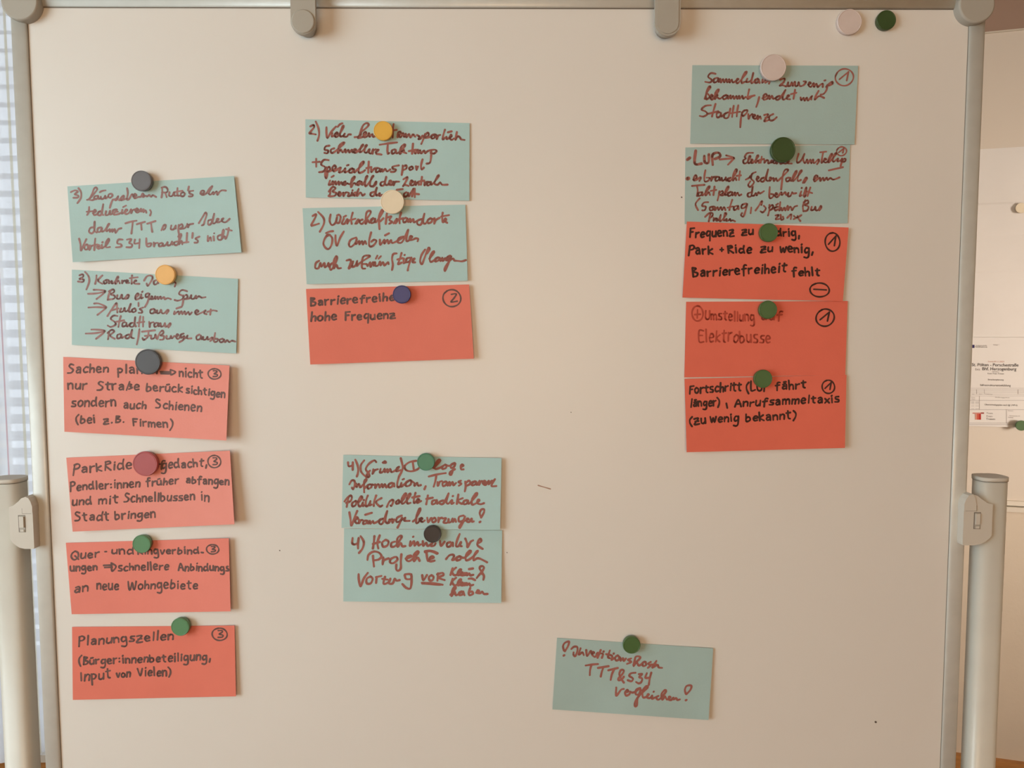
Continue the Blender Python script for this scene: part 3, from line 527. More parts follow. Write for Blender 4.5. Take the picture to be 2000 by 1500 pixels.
'R2': '''822,217 760,220 730,260 742,280 714,300 720,332 752,325 792,260 781,253 765,300 775,332 817,295 801,290 800,327 827,320 882,255 866,248 850,327 876,300 887,327;917,258 905,327;893,296 942,285;947,300 946,327 967,300 987,300 986,332 1002,330 1027,300 1021,327 1052,300 1040,322 1062,332 1087,290 1081,337 1110,305 1122,337 1152,330 1180,337 1217,310 1200,332 1247,335
1322,228 1305,290 1310,327 1350,300 1387,228 1370,280 1391,332 1416,290 1426,332 1452,290 1461,332 1482,290 1491,332 1540,290 1547,310 1525,342;1592,213 1580,280 1575,327 1600,302 1627,290 1611,280 1600,312 1632,320 1692,240 1681,228 1655,280 1655,322 1737,230 1726,223 1700,280 1705,317 1755,280 1751,312 1782,300 1802,280;1558,211 1627,204;1790,312 1827,280 1842,290 1830,312 1800,317;1802,300 1785,362
163,512 202,490 191,463 170,490 170,522 207,510 242,485 247,500 230,527
297,408 285,480 290,532 326,525 347,495 310,490;367,480 360,527 380,490 402,480 442,480 410,490 410,527 442,515 452,485 457,522 477,490 481,522 506,515 522,485 527,522 577,490 545,500 550,527 582,515 642,420 631,398 605,450 600,522 626,490 637,517;677,418 665,517;640,471 687,464
852,428 810,450 800,500 832,540 790,592 768,570 792,530;740,512 780,490 792,470;860,512 887,490 871,475 860,510 880,532 910,505 942,490 910,500 910,532 946,520 987,398 965,500 987,527 1022,495 1006,490 1005,527 1045,492 1051,527 1076,495 1087,527 1120,502 1190,432 1207,403 1175,403 1150,460 1130,622;1217,490 1185,500 1190,532 1222,520 1232,490 1242,527 1302,430 1291,418 1260,480 1265,527 1357,420 1341,418 1315,480 1315,527 1347,515;1370,547 1402,490 1417,500 1385,547
1488,512 1532,480 1516,463 1495,490 1500,532 1557,490 1561,527 1592,490 1602,522 1632,490 1642,517 1672,495 1702,512 1742,500 1772,487
150,581 287,569;203,580 212,630 205,692
252,650 220,660 220,692 252,680 262,650 267,687 342,600 331,588 300,640 300,687 332,650 347,682;397,588 385,682;355,636 417,625;452,640 445,680 430,742;445,662 482,635 492,660 460,682 502,680 552,600 541,588 515,640 520,682 577,645 545,660 550,692 582,680 592,650 597,687 622,650 626,687 652,655 667,687 692,675
802,650 765,665 765,697 802,690 817,588 805,680 832,687 852,660 862,687 882,650 897,665 942,638
1005,593 1000,700 1020,717 1052,680 1020,670;1065,687 1087,670 1071,660 1065,697 1092,702 1132,650 1137,682 1175,650 1187,682 1212,655 1205,692 1232,692 1252,650 1262,665 1297,660
1352,640 1335,692 1357,682;1355,606 1358,602;1375,692 1407,598 1400,682 1385,702;1452,598 1420,692;1410,641 1472,660
234,718 188,780 216,847
327,760 280,765 260,800 302,810 290,847 263,850;372,810 345,820 350,852 382,840 377,810 402,812 401,847 432,815 442,847 467,815 481,847 502,815 517,847;592,733 570,800 560,847;540,821 600,806;642,800 610,815 615,847 646,830 657,800 662,837;747,775 700,790 695,827 737,815 757,780 740,850 715,917 688,905 700,880
802,818 794,882
848,852 885,800 907,760 922,750 912,792;940,800 962,830 930,872 903,860;1002,790 1000,850 985,907;995,822 1032,790 1042,820 1005,852 1060,822 1092,810 1060,820 1065,852 1092,840;1075,791 1097,775;1122,758 1110,852 1132,820 1141,852 1167,820 1177,852 1202,800 1206,847 1227,810 1242,820 1251,847 1277,810 1307,800
1397,738 1370,800 1375,862;1378,762 1422,738 1427,770 1390,790 1432,810 1415,852 1380,857;1467,810 1460,847 1490,842 1507,810 1511,847 1535,847 1567,800 1572,820 1550,852
293,922 340,880 377,883 372,915 345,932;352,888 334,972;387,930 386,967 402,940 427,940 415,962 442,955 467,898 455,967 482,955 527,890 511,883 500,962 530,945 525,967 552,960 567,945 576,967 597,958 622,971
1068,906 1102,903 1070,947 1107,945;1125,898 1130,952 1157,945 1150,920
1198,932 1242,893 1236,947;1270,910 1300,932 1352,903;1310,912 1320,940 1342,967;1268,947 1300,930''',
}
def HW(key): return [('L', [tuple(float(c) for c in p.split(',')) for p in st.split()]) for ln in TRACE[key].split('\n') for st in ln.split(';')]

m_blue = mat('light_blue_card', (0.44, 0.62, 0.61), 0.75, 0.25, noise=0.015, nscale=25, bump=0.12, bscale=500)
m_blue_dim = mat('blue_card_dim_side', (0.40, 0.535, 0.515), 0.78, 0.2, noise=0.015, nscale=25, bump=0.12, bscale=500)  # copy of the blue paper with the weaker right-hand light painted in
m_red2 = mat('red_card_slight_glare', (0.78, 0.205, 0.145), 0.72, 0.3, noise=0.02, nscale=25, bump=0.12, bscale=500)  # same red paper, slight window glare mixed into the colour
m_red = mat('red_card_dim_side', (0.79, 0.165, 0.105), 0.72, 0.3, noise=0.02, nscale=25, bump=0.12, bscale=500)  # red paper deepened to carry the dimmer light on the right
m_red_glare = mat('red_card_full_glare', (0.82, 0.30, 0.245), 0.72, 0.3, noise=0.02, nscale=25, bump=0.12, bscale=500)  # red paper with the strongest window glare painted in
m_mid = mat('red_card_mid_glare', (0.81, 0.245, 0.19), 0.72, 0.3, noise=0.02, nscale=25, bump=0.12, bscale=500)  # red paper, medium window glare put into the colour
m_ink_r = mat('red_brown_marker', (0.36, 0.125, 0.10), 0.6, 0.3, noise=0.12, nscale=160)
m_ink_rl = mat('red_brown_marker_glare', (0.36, 0.19, 0.18), 0.6, 0.3, noise=0.12, nscale=160)  # red-brown ink paled by painted-in window glare
m_ink_k = mat('black_marker', (0.060, 0.024, 0.018), 0.6, 0.3, noise=0.15, nscale=160)
m_ink_kl = mat('black_marker_glare', (0.16, 0.088, 0.078), 0.6, 0.3, noise=0.15, nscale=160)  # black ink lightened in colour to stand for window glare
m_ink_f = mat('faint_red_marker', (0.50, 0.075, 0.045), 0.6, 0.3, noise=0.10, nscale=160)

def card(name, corners, crop, m, ink, pen, hand, items, label, lifts, z0=0.0006, ms=0.45, wave=0.0, nums=(), num_ink=None, num_pen=None, clip=0.0):
    TL, TR, BR, BL = corners
    lTL, lTR, lBR, lBL, lBM = [v*0.001 for v in lifts]
    def lift(s, t):
        s = min(max(s, 0), 1); t = min(max(t, 0), 1)
        wl = max(0, (ms-s)/ms)**1.7; wr = max(0, (s-ms)/(1-ms))**1.7
        return z0 + wl*((1-t)*lTL + t*lBL) + wr*((1-t)*lTR + t*lBR) + (1-wl-wr)*t**1.5*lBM + wave*0.001*t*t*(1+math.sin(s*9+ms*20))
    def bil(s, t):
        a = [TL[i]*(1-s)*(1-t)+TR[i]*s*(1-t)+BR[i]*s*t+BL[i]*(1-s)*t for i in (0, 1)]
        return a
    def inv(x, y):
        s = t = 0.5
        for _ in range(5):
            a = bil(s, t); e = 1e-4; b = bil(s+e, t); c = bil(s, t+e)
            j = ((b[0]-a[0])/e, (c[0]-a[0])/e, (b[1]-a[1])/e, (c[1]-a[1])/e); d = j[0]*j[3]-j[1]*j[2]
            rx, ry = x-a[0], y-a[1]
            s += (rx*j[3]-ry*j[1])/d; t += (ry*j[0]-rx*j[2])/d
        return s, t
    nx, ny, th = 36, 16, 0.00028
    org = on(*bil(0.5, 0.5), 0); root = empty('note_card', (org.x, 0, org.z)); tag(root, label, 'card')
    vs, fs = [], []
    for side in (0, 1):
        for j in range(ny+1):
            for i in range(nx+1):
                s, t = i/nx, j/ny; p = bil(s, t); L = lift(s, t) + (th if side == 0 else 0)
                v = on(p[0], p[1], -(lift(s, t)+th)); vs.append((v.x-org.x, -L, v.z-org.z))
    N = (nx+1)*(ny+1)
    for j in range(ny):
        for i in range(nx):
            a = j*(nx+1)+i; fs.append((a, a+nx+1, a+nx+2, a+1)); fs.append((N+a, N+a+1, N+a+nx+2, N+a+nx+1))
    rim = [i for i in range(nx+1)] + [(j+1)*(nx+1)-1 for j in range(1, ny+1)] + [ny*(nx+1)+i for i in range(nx-1, -1, -1)] + [j*(nx+1) for j in range(ny-1, 0, -1)]
    for k in range(len(rim)):
        a, b = rim[k], rim[(k+1) % len(rim)]; q = len(vs); vs += [vs[a], vs[b], vs[N+b], vs[N+a]]; fs.append((q, q+1, q+2, q+3))
    o = mk('paper', vs, fs, m, root)
    for p in o.data.polygons[:nx*ny*2]: p.use_smooth = True
    ox, oy, sc = crop
    rnd = random.Random(len(label)*7+len(items))
    strokes, numst = [], []
    def C(p): return (ox+p[0]*sc, oy+p[1]*sc)
    for it in items:
        if it[0] == 'L': strokes.append([C(p) for p in it[1]])
        elif it[0] == 'O': strokes += [[C(p) for p in q] for q in circ(*it[1:], rnd=rnd)]
        elif it[0] == 'B': strokes.append([it[2]] + [C(p) for p in it[1]])
        else:
            h = hand
            if it[0] in ('P:', 'C:'): h = it[0][0]; it = it[1:]
            tx, x0, y0, x1, y1, xh = it[:6]
            for q in word(h, tx, x0, y0, x1, y1, xh, rnd, it[6] if len(it) > 6 else None): strokes.append([C(p) for p in q])
    def depth(x, y):
        s, t = inv(x, y); return lift(s, t) + th + 0.00022
    def keep(sts):   # ink cannot leave the paper
        out = []
        for st in sts:
            f = [v for v in st if isinstance(v, float)]; p = [v for v in st if not isinstance(v, float)]
            q = []
            for x, y in p:
                s, t = inv(x, y); s2, t2 = min(max(s, 0.008), 0.992), min(max(t, 0.02), 0.985)
                q.append(tuple(bil(s2, t2)) if (s2 != s or t2 != t) else (x, y))
            out.append(f+q)
        return out
    def local(o):
        o.data.transform(Matrix.Translation((-org.x, 0, -org.z))); return o
    hw = local(ribbon('handwriting', keep(strokes), pen, depth, ink, root, seed=len(label)))
    for a in nums:
        cx, cy, rx, ry, ch = a[:5]; numst = [[C(p) for p in q] for q in circ(cx, cy, rx, ry, ch, a[5] if len(a) > 5 else 0, rnd)]
        local(ribbon('circled_mark', keep(numst), num_pen or pen*0.85, depth, num_ink or ink, root, seed=3))
    return root

def P2(*a): return list(a)
ARW = lambda x0, y0, x1, y1: [('L', [(x0, y0), ((x0+x1)/2, y0-4), (x1, y1)]), ('L', [(x0+60, y0-42), (x0+110, y0-42), (x1, y1-12), (x1-4, y1+10), (x1-85, y1+75)])]

card('', [(131.5,364),(457,343.7),(471.5,493),(142,512)], (120,320,.185), m_blue, m_ink_rl, 3.9, 'C',
 [('L',[(100,298),(140,280),(172,292),(140,322),(178,335),(170,356),(125,358)]), ('L',[(180,258),(206,300),(204,360),(168,415)])] + HW('L1'),
 'light blue card headed Längsstrecke, topmost in the left column', (1, 3, 6, 7, 1), ms=.44)
card('', [(140.4,526.7),(465,544.6),(461.3,690.4),(140.4,673.7)], (120,510,.185), m_blue, m_ink_rl, 3.9, 'C',
 [('L',[(190,150),(225,140),(228,165),(190,188),(235,195),(225,220),(175,215)]), ('L',[(248,108),(285,160),(292,220),(262,300)]), *ARW(280,345,455,325), *ARW(285,490,465,492), *ARW(255,765,450,745)] + HW('L2'),
 'light blue card with three arrows in its list, second in the left column', (1, 1, 2, 2, 1), ms=.56)
card('', [(123.3,697),(448.2,713.9),(442,860.4),(125.7,843.2)], (110,680,.185), m_red_glare, m_ink_kl, 3.7, 'P',
 [('Sachen',120,262,548,248,54), ('planen',650,262,1065,268,54), ('L',[(1100,250),(1190,252)]), ('L',[(1105,268),(1190,270)]), ('L',[(1205,228),(1258,252),(1210,280),(1205,228)]),
  ('nicht',1300,300,1545,318,54), ('nur',125,438,318,430,60), ('Straße',430,442,875,435,56), ('berück',952,452,1330,465,52), ('sichtigen',1372,472,1778,520,48),
  ('sondern',162,618,628,612,58), ('auch',712,638,945,635,52), ('Schienen',1052,635,1532,665,56), ('(bei',205,790,408,790,52), ('z.B.',500,795,722,782,40), ('Firmen)',812,815,1225,845,50)],
 'salmon red card headed Sachen planen, third in the left column', (2, 9, 16, 9, 2), ms=.5, nums=[(1670,272,68,55,'3')])
card('', [(129.4,894),(449,880.2),(457.8,1024),(141.8,1038.4)], (110,870,.185), m_red_glare, m_ink_kl, 3.7, 'P',
 [('Park',180,298,480,275,60), ('Ride',512,262,795,248,60), ('auf',940,248,1140,235,48), ('gedacht,',1115,248,1592,218,54),
  ('Pendler:innen',150,478,880,435,54), ('früher',950,430,1288,400,48), ('abfangen',1372,395,1822,420,48),
  ('und',172,632,370,618,54), ('mit',448,618,650,606,56), ('Schnellbussen',715,600,1460,575,54), ('in',1530,580,1612,590,60),
  ('Stadt',198,800,555,785,56), ('bringen',622,782,1045,755,52)],
 'salmon red card headed Park Ride under a red magnet, fourth in the left column', (2, 9, 14, 9, 2), ms=.5, nums=[(1668,170,68,65,'3')])
card('', [(128.5,1060.3),(446.7,1051.3),(450.4,1194),(140,1199.7)], (110,1035,.185), m_mid, m_ink_kl, 3.7, 'P',
 [('Quer',155,318,450,282,52), ('L',[(512,230),(530,229)]), ('und',588,252,815,250,48), ('Ringverbind',860,255,1505,250,46), ('L',[(1530,238),(1550,240)]),
  ('ungen',150,432,430,425,48), ('L',[(500,375),(585,372)]), ('L',[(510,397),(590,393)]), ('L',[(580,350),(630,385),(588,435),(580,350)]),
  ('schnellere',655,432,1185,415,50), ('Anbindungs',1290,430,1825,430,46), ('an',190,662,335,645,58), ('neue',430,630,655,625,60), ('Wohngebiete',760,625,1490,618,56)],
 'salmon red card headed Quer- und Ringverbindungen, fifth in the left column', (1, 6, 9, 6, 1), ms=.5, nums=[(1650,205,65,50,'3')])
card('', [(140.7,1224.6),(458,1221.8),(460.8,1360),(142.2,1367)], (120,1200,.185), m_red2, m_ink_kl, 3.8, 'P',
 [('Planungszellen',185,325,1180,262,56), ('(Bürger:innenbeteiligung,',180,528,1575,482,50), ('Input',202,705,520,668,60), ('von',585,668,725,660,48), ('Vielen)',810,650,1155,645,54)],
 'salmon red card headed Planungszellen, lowest in the left column', (1, 3, 5, 6, 1), ms=.66, nums=[(1670,210,80,65,'3')])

card('', [(596.4,232.9),(917.2,240.4),(916.6,392),(597.3,385.7)], (585,225,.175), m_blue, m_ink_r, 4.3, 'C',
 [('L',[(120,125),(155,110),(162,135),(110,200),(130,205),(182,215)]), ('L',[(180,70),(212,150),(218,220),(200,285)])] + HW('M1'),
 'light blue card with a plus sign line, topmost in the middle column', (0.5, 1, 2, 1, 1), ms=.47)
card('', [(590.9,406.7),(909,399.7),(913.4,548.4),(598.9,554.9)], (580,365,.175), m_blue, m_ink_r, 4.3, 'C',
 [('L',[(175,325),(212,305),(205,340),(160,425),(180,430),(245,410)]), ('L',[(235,280),(295,345),(300,410),(255,500)])] + HW('M2'),
 'light blue card under the cream magnet, second in the middle column', (0.5, 1, 4, 4, 1.5), ms=.55)
card('', [(597.6,564.4),(916.3,555.6),(925.4,700.5),(606,711.9)], (585,550,.175), m_red2, m_ink_kl, 4.0, 'P',
 [('Barrierefreihe',120,268,1055,212,54), ('hohe',130,442,415,425,58), ('Frequenz',510,430,1068,408,52)],
 'coral red card under the blue magnet, the only red card in the middle column', (1, 4, 6, 6, 3), ms=.58, nums=[(1700,185,100,95,'2')])
card('', [(672,1032.4),(980.7,1035.9),(979,1177.8),(670.5,1174.7)], (655,1020,.1725), m_blue, m_ink_r, 4.8, 'C',
 [] + HW('B2'),
 'light blue card about Hochinnovative Projekte, below another blue card at lower centre', (0.3, 1, 3.5, 2.5, 2), ms=.56, wave=1.2)
card('', [(670.5,888.5),(979.6,894.8),(976.7,1035.4),(667,1031)], (655,875,.1725), m_blue, m_ink_r, 4.5, 'C',
 [] + HW('B1'),
 'light blue card under a green magnet, overlapping the blue card below it at lower centre', (1, 4, 6, 1.2, 1.2), ms=.52, z0=0.0014)
card('', [(1088,1246),(1393,1266.5),(1384,1406.5),(1079,1385.5)], (1065,1230,.17), m_blue_dim, m_ink_r, 4.4, 'C',
 [] + HW('N'),
 'single light blue card pinned alone at the bottom of the board, asking to compare costs', (0.5, 2, 4.5, 3, 2), ms=.47, wave=1.5)

card('', [(1352.4,127.3),(1676,128.4),(1669,282.3),(1348.3,280.5)], (1335,95,.1775), m_blue_dim, m_ink_r, 4.0, 'C',
 [] + HW('R1'),
 'light blue card under the white magnet, topmost in the right column', (0.5, 0.8, 1.5, 1, 1), ms=.48, nums=[(1770,315,100,92,'1',-0.5)])
card('', [(1338.8,288),(1660.5,283),(1655.5,436),(1337.4,437.5)], (1325,260,.1775), m_blue_dim, m_ink_r, 3.9, 'C',
 [('B',[(98,292),(125,272)],1.9), ('B',[(190,195),(180,335),(255,335)],1.5), ('B',[(285,250),(290,320),(330,325),(335,235)],1.4), ('B',[(378,350),(375,240),(440,215),(460,255),(400,285)],1.4), ('L',[(455,290),(610,275)]), ('L',[(525,245),(610,270),(600,290),(545,348)]), ('L',[(1655,410),(1810,375)]), ('B',[(98,502),(110,498)],1.9)] + HW('R2'),
 'light blue card starting with a bold LUP and arrow, second in the right column', (0.3, 0.5, 0.8, 0.3, 0.3), ms=.6, nums=[(1795,200,55,48,'1',-0.4)])
card('', [(1340.2,589.4),(1655.7,588),(1651,732.5),(1336.6,737.2)], (1320,570,.18), m_red, m_ink_f, 3.6, 'P',
 [('O',235,235,60,82,'+'), ('Umstellung',320,302,852,318,62), ('auf',930,302,1150,305,58), ('Elektrobusse',250,535,1025,548,84)],
 'coral red card with faint red writing, fourth in the right column', (0.8, 1, 2, 2, 0.6), ms=.52, nums=[(1620,280,100,92,'1',-0.6)], num_ink=m_ink_k, num_pen=3.6)
bpy.context.view_layer.update()
card('', [(1341.6,432.6),(1657.5,444.4),(1646.2,588.4),(1333,581.2)], (1320,425,.18), m_red, m_ink_k, 4.1, 'P',
 [('Frequenz',150,218,630,198,58), ('zu',715,188,840,185,54), ('niedrig,',930,188,1345,205,50), ('Park',140,402,400,392,58), ('L',[(480,348),(516,348)]), ('L',[(498,328),(498,366)]),
  ('Ride',568,382,820,380,50), ('zu',920,372,1050,366,48), ('wenig,',1130,372,1492,388,54), ('Barrierefreiheit',182,642,1195,590,58), ('fehlt',1262,630,1560,628,54)],
 'coral red card with two circled marks, third in the right column', (0.6, 2, 2.5, 3, 1.2), ms=.53, z0=0.0018, nums=[(1700,265,80,100,'1'), (1560,785,105,75,'-')])
card('', [(1337,739.8),(1653.4,732),(1650.3,874.8),(1341.2,883.3)], (1320,715,.18), m_red, m_ink_k, 3.9, 'P',
 [('Fortschritt',148,302,708,262,56), ('(LUP',765,272,1005,262,60), ('fährt',1080,258,1410,238,54), ('länger)',160,442,475,428,54), ('L',[(548,405),(558,455)]),
  ('Anrufsammeltaxis',640,442,1772,390,52), ('(zu',150,640,325,620,54), ('wenig',375,605,680,602,54), ('bekannt)',762,600,1302,572,54)],
 'coral red card headed Fortschritt, lowest in the right column', (0.8, 2, 6, 6, 3), ms=.5, z0=0.0014, nums=[(1655,225,68,72,'1')])

# ---------------------------------------------------------------- magnets
def magnet(px, py, rpx, m, label, z=0.0024, wall=False, th=0.0075):
    if wall:
        s, zz = on_wall(px, py, 0.03); P = Vector(wp(s, z, zz)); k = (P-CAM).dot(fwd)/F; rot = (0, 0, math.atan2(WD.y, WD.x))
    else:
        P = on(px, py, -(z+th)); k = (P-CAM).dot(fwd)/F; P = Vector((P.x, -z, P.z)); rot = (0, 0, 0)
    r = rpx*k
    root = tag(empty('magnet', P, rot), label, 'magnet')
    lathe('magnet_body', [(r*0.90, 0), (r*0.94, 0.0004), (r, th-0.0016), (r*0.985, th-0.0006), (r*0.95, th), (r*0.90, th-0.0001), (r*0.875, th-0.0005)], m, root, 48)
    lathe('face_disc', [(r*0.872, th-0.0009), (r*0.872, th-0.00035), (r*0.865, th-0.00022)], m, root, 40)
    return root
def plastic(name, c, rough=0.42, spec=0.45): return mat(name, c, rough, spec, noise=0.02, nscale=80)
k_green = plastic('green_plastic', (0.070, 0.145, 0.045)); k_green_l = plastic('fresh_green_plastic', (0.115, 0.27, 0.13)); k_teal = plastic('teal_green_plastic', (0.085, 0.26, 0.165))
k_dkgreen = plastic('dark_green_plastic', (0.042, 0.080, 0.022)); k_grey = plastic('dark_grey_plastic', (0.15, 0.145, 0.155)); k_black = plastic('black_plastic', (0.085, 0.085, 0.095))
k_black2 = plastic('soft_black_plastic', (0.05, 0.043, 0.043)); k_red = plastic('dull_red_plastic', (0.44, 0.10, 0.105)); k_orange = plastic('orange_yellow_plastic', (0.88, 0.50, 0.16))
k_yellow = plastic('yellow_plastic', (0.80, 0.46, 0.07)); k_cream = plastic('cream_plastic_magnet', (0.82, 0.71, 0.53)); k_blue = plastic('dark_blue_plastic', (0.05, 0.055, 0.19)); k_white = plastic('pinkish_white_plastic', (0.68, 0.57, 0.535))
for a in [(275.5,353,20,k_grey,'dark grey magnet holding the topmost card of the left column'),
 (322,536.5,19.5,k_orange,'pale orange magnet holding the second card of the left column'),
 (288,707,25,k_black,'large black magnet holding the third card of the left column'),
 (283,906,24.5,k_red,'large dull red magnet holding a salmon red card'),
 (276,1063,18,k_green_l,'green magnet holding the fifth card of the left column'),
 (351.5,1225,18,k_green_l,'green magnet holding the lowest card of the left column'),
 (748,255,18.8,k_yellow,'yellow magnet holding the topmost card of the middle column'),
 (766,394,23.5,k_cream,'large cream magnet on the second card of the middle column'),
 (784.5,575,17.8,k_blue,'dark blue magnet holding the red card of the middle column'),
 (831.5,902.5,17.3,k_teal,'teal green magnet holding the upper of two lower centre blue cards'),
 (844.5,1043.5,17.3,k_black2,'small black magnet holding the lower of two lower centre blue cards'),
 (1234,1260.5,17.3,k_green,'green magnet holding the lone card at the bottom'),
 (1511,131,25.5,k_white,'large white magnet holding the topmost card of the right column'),
 (1530,292,24.5,k_dkgreen,'large dark green magnet holding the second card of the right column'),
 (1502,454,18.3,k_green,'green magnet holding the third card of the right column'),
 (1500.5,605,18,k_green,'green magnet holding the fourth card of the right column'),
 (1491,740,18,k_green,'green magnet holding the lowest card of the right column'),
 (1660,42,24.5,k_white,'large white magnet holding nothing, near the top right corner'),
 (1732,38.5,19,k_dkgreen,'dark green magnet holding nothing, near the top right corner')]:
    free = 'nothing' in a[4]
    magnet(*a, z=0.0 if free else 0.0024)

# ---------------------------------------------------------------- background: wall board and its papers
S0 = on_wall(1700, 500)[0]; S1 = S0 + 1.9
z_bot = on_wall(1975, 985, 0.03)[1]
bgb = tag(empty('wall_whiteboard', wp(0, 0, 0)), 'cream wall-mounted board hung with papers, partly hidden behind the mobile whiteboard at right', 'whiteboard')
def kid(o):   # parent keeping place
    o.parent = bgb; o.matrix_parent_inverse = Matrix.Translation(-Vector(wp(0, 0, 0))); return o
kid(wbox('board_panel', S0, S1, 0.004, 0.020, z_bot+0.01, zt_bg, m_bgboard))
kid(wbox('top_edge', S0, S1, 0.0, 0.028, zt_bg, zt_bg+0.0035, m_alu, bevel=0.001))
kid(wbox('bottom_rail', S0, S1, 0.004, 0.030, z_bot-0.004, z_bot+0.010, m_alu, bevel=0.002))
kid(wbox('pen_tray', S0, S1, 0.004, 0.045, z_bot-0.020, z_bot-0.006, m_alu, bevel=0.003))

def wsheet(name, s0, s1, ztop, zbot, folds, m, label, cat, d0=0.0215, wav=0.0012):
    """a hanging sheet with horizontal folds: folds = [(z, distance)]"""
    root = tag(empty(name, wp(s0, d0, ztop)), label, cat)
    rows = [(ztop, 0.0)] + folds + [(zbot, 0.003 if wav else 0.0)]
    # refine rows
    R = []
    for i in range(len(rows)-1):
        for k in range(6):
            t = k/6; e = t
            R.append((rows[i][0]*(1-t)+rows[i+1][0]*t, rows[i][1]*(1-e)+rows[i+1][1]*e))
    R.append(rows[-1]); nx = 14
    vs, fs = [], []
    for side in (0, 0.0003):
        for z, d in R:
            for i in range(nx+1):
                s = s0 + (s1-s0)*i/nx; dd = d0 + d + side + wav*math.sin(i*1.1+z*9)**2
                p = wp(s, dd, z); o = root.location; vs.append((p[0]-o.x, p[1]-o.y, z-o.z))
    n = nx+1; N = n*len(R)
    for j in range(len(R)-1):
        for i in range(nx):
            a = j*n+i; fs.append((a, a+n, a+n+1, a+1)); fs.append((N+a, N+a+1, N+a+n+1, N+a+n))
    rim = [i for i in range(n)] + [(j+1)*n-1 for j in range(1, len(R))] + [(len(R)-1)*n+i for i in range(nx-1, -1, -1)] + [j*n for j in range(len(R)-2, 0, -1)]
    for k in range(len(rim)):
        a, b = rim[k], rim[(k+1) % len(rim)]; q = len(vs); vs += [vs[a], vs[b], vs[N+b], vs[N+a]]; fs.append((q, q+1, q+2, q+3))
    mk('paper', vs, fs, m, root)
    return root
zz = lambda py, px=1950, d=0.025: on_wall(px, py, d)[1]
wsheet('plan_sheet', S0+0.1, S1-0.6, zz(289), zz(664), [(zz(396), 0.010), (zz(400), 0.012), (zz(460), 0.004), (zz(529), 0.012), (zz(533), 0.010), (zz(600), 0.003)], m_paper,
       'blank white folded plan sheet hanging on the wall board above the printed title page', 'paper')
sL = on_wall(1880, 750, 0.03)[0]; sR = sL + 0.42
doc = wsheet('title_page', sL, sR, zz(659), zz(833), [(zz(745), 0.0)], m_paper,
       'printed title page with a small red T logo on the wall board behind', 'paper', d0=0.034, wav=0.0)
dloc = doc.location
def wtext(name, txt, px, py, hpx, m, align='CENTER', sx=1.0, bold=0.0, wpx=None):
    cu = bpy.data.curves.new(name, 'FONT'); cu.body = txt; cu.align_x = align; cu.align_y = 'CENTER'; cu.size = 1.0; cu.offset = bold; cu.resolution_u = 3
    ob = bpy.data.objects.new(name, cu); COL.objects.link(ob)
    dg = bpy.context.evaluated_depsgraph_get(); me = bpy.data.meshes.new_from_object(ob.evaluated_get(dg))
    bpy.data.objects.remove(ob)
    s, z = on_wall(px, py, 0.0348); k = (Vector(wp(s, 0.0348, z))-CAM).dot(fwd)/F
    h = hpx*k/0.72
    if wpx:
        xs = [v.co.x for v in me.vertices]; wd = max(xs)-min(xs); fx = wpx*k/wd/1.142
    else: fx = h*sx
    for v in me.vertices:
        p = wp(s + v.co.x*fx, 0.0348, z + v.co.y*h); v.co = (p[0]-dloc.x, p[1]-dloc.y, p[2]-dloc.z)
    me.materials.clear(); me.materials.append(m)
    o = bpy.data.objects.new(name, me); COL.objects.link(o); o.parent = doc
    return o
def dp(x, y): return 1880+x*120/818.0, 640+y*220/1500.0
for txt, x, y, h, wpx, m, b in (('St. Pölten - Porschestraße', 432, 497, 6.0, 91.5, m_print, .012), ('Bhf. Herzogenburg', 487, 551, 6.0, 66.5, m_print, .012), ('bis', 203, 555, 5, 9, m_printg, 0),
    ('Stand 09.11.2023', 447, 452, 3.0, 32, mat('pale_orange_print', (0.62, 0.33, 0.25), 0.8, 0.1), 0), ('Neubau', 441, 588, 2.4, 13.5, m_printg, 0), ('Tram Train Traisen', 441, 613, 2.6, 32.5, m_print, 0),
    ('Streckenplanung', 441, 693, 3.0, 31, m_print, 0), ('Infrastrukturentwicklung', 437, 768, 4.2, 59.5, m_print, 0), ('Übersichtslageplan nach §§ UVP-G', 512, 1030, 3.0, 64, m_print, 0),
    ('Tram', 360, 1140, 3.4, 12.5, m_printg, 0), ('Train', 358, 1180, 3.4, 12.5, m_printg, 0), ('Traisen', 376, 1217, 3.6, 17.5, m_print, 0),
    ('Stadtgemeinde', 249, 238, 2.0, 22, m_printg, 0.01), ('Verkehrsplanung', 249, 256, 2.0, 23, m_print, 0.01), ('Einlage 1', 450, 228, 1.8, 11, m_printg, 0),
    ('Auftraggeber', 530, 930, 1.8, 29, m_printg, 0), ('Datum', 640, 1107, 1.8, 10, m_printg, 0), ('Maßstab', 640, 1196, 1.8, 10, m_printg, 0), ('Plannummer 01', 695, 1176, 1.8, 20, m_printg, 0),
    ('Gez.', 145, 932, 1.8, 8, m_printg, 0), ('Gepr.', 145, 953, 1.8, 8, m_printg, 0), ('Index', 140, 884, 1.6, 5, m_printg, 0), ('Datum', 240, 884, 1.6, 6, m_printg, 0), ('Änderung', 350, 884, 1.6, 14, m_printg, 0)):
    px, py = dp(x, y); wtext('printed_text', txt, px, py, h, m, wpx=wpx, bold=b)
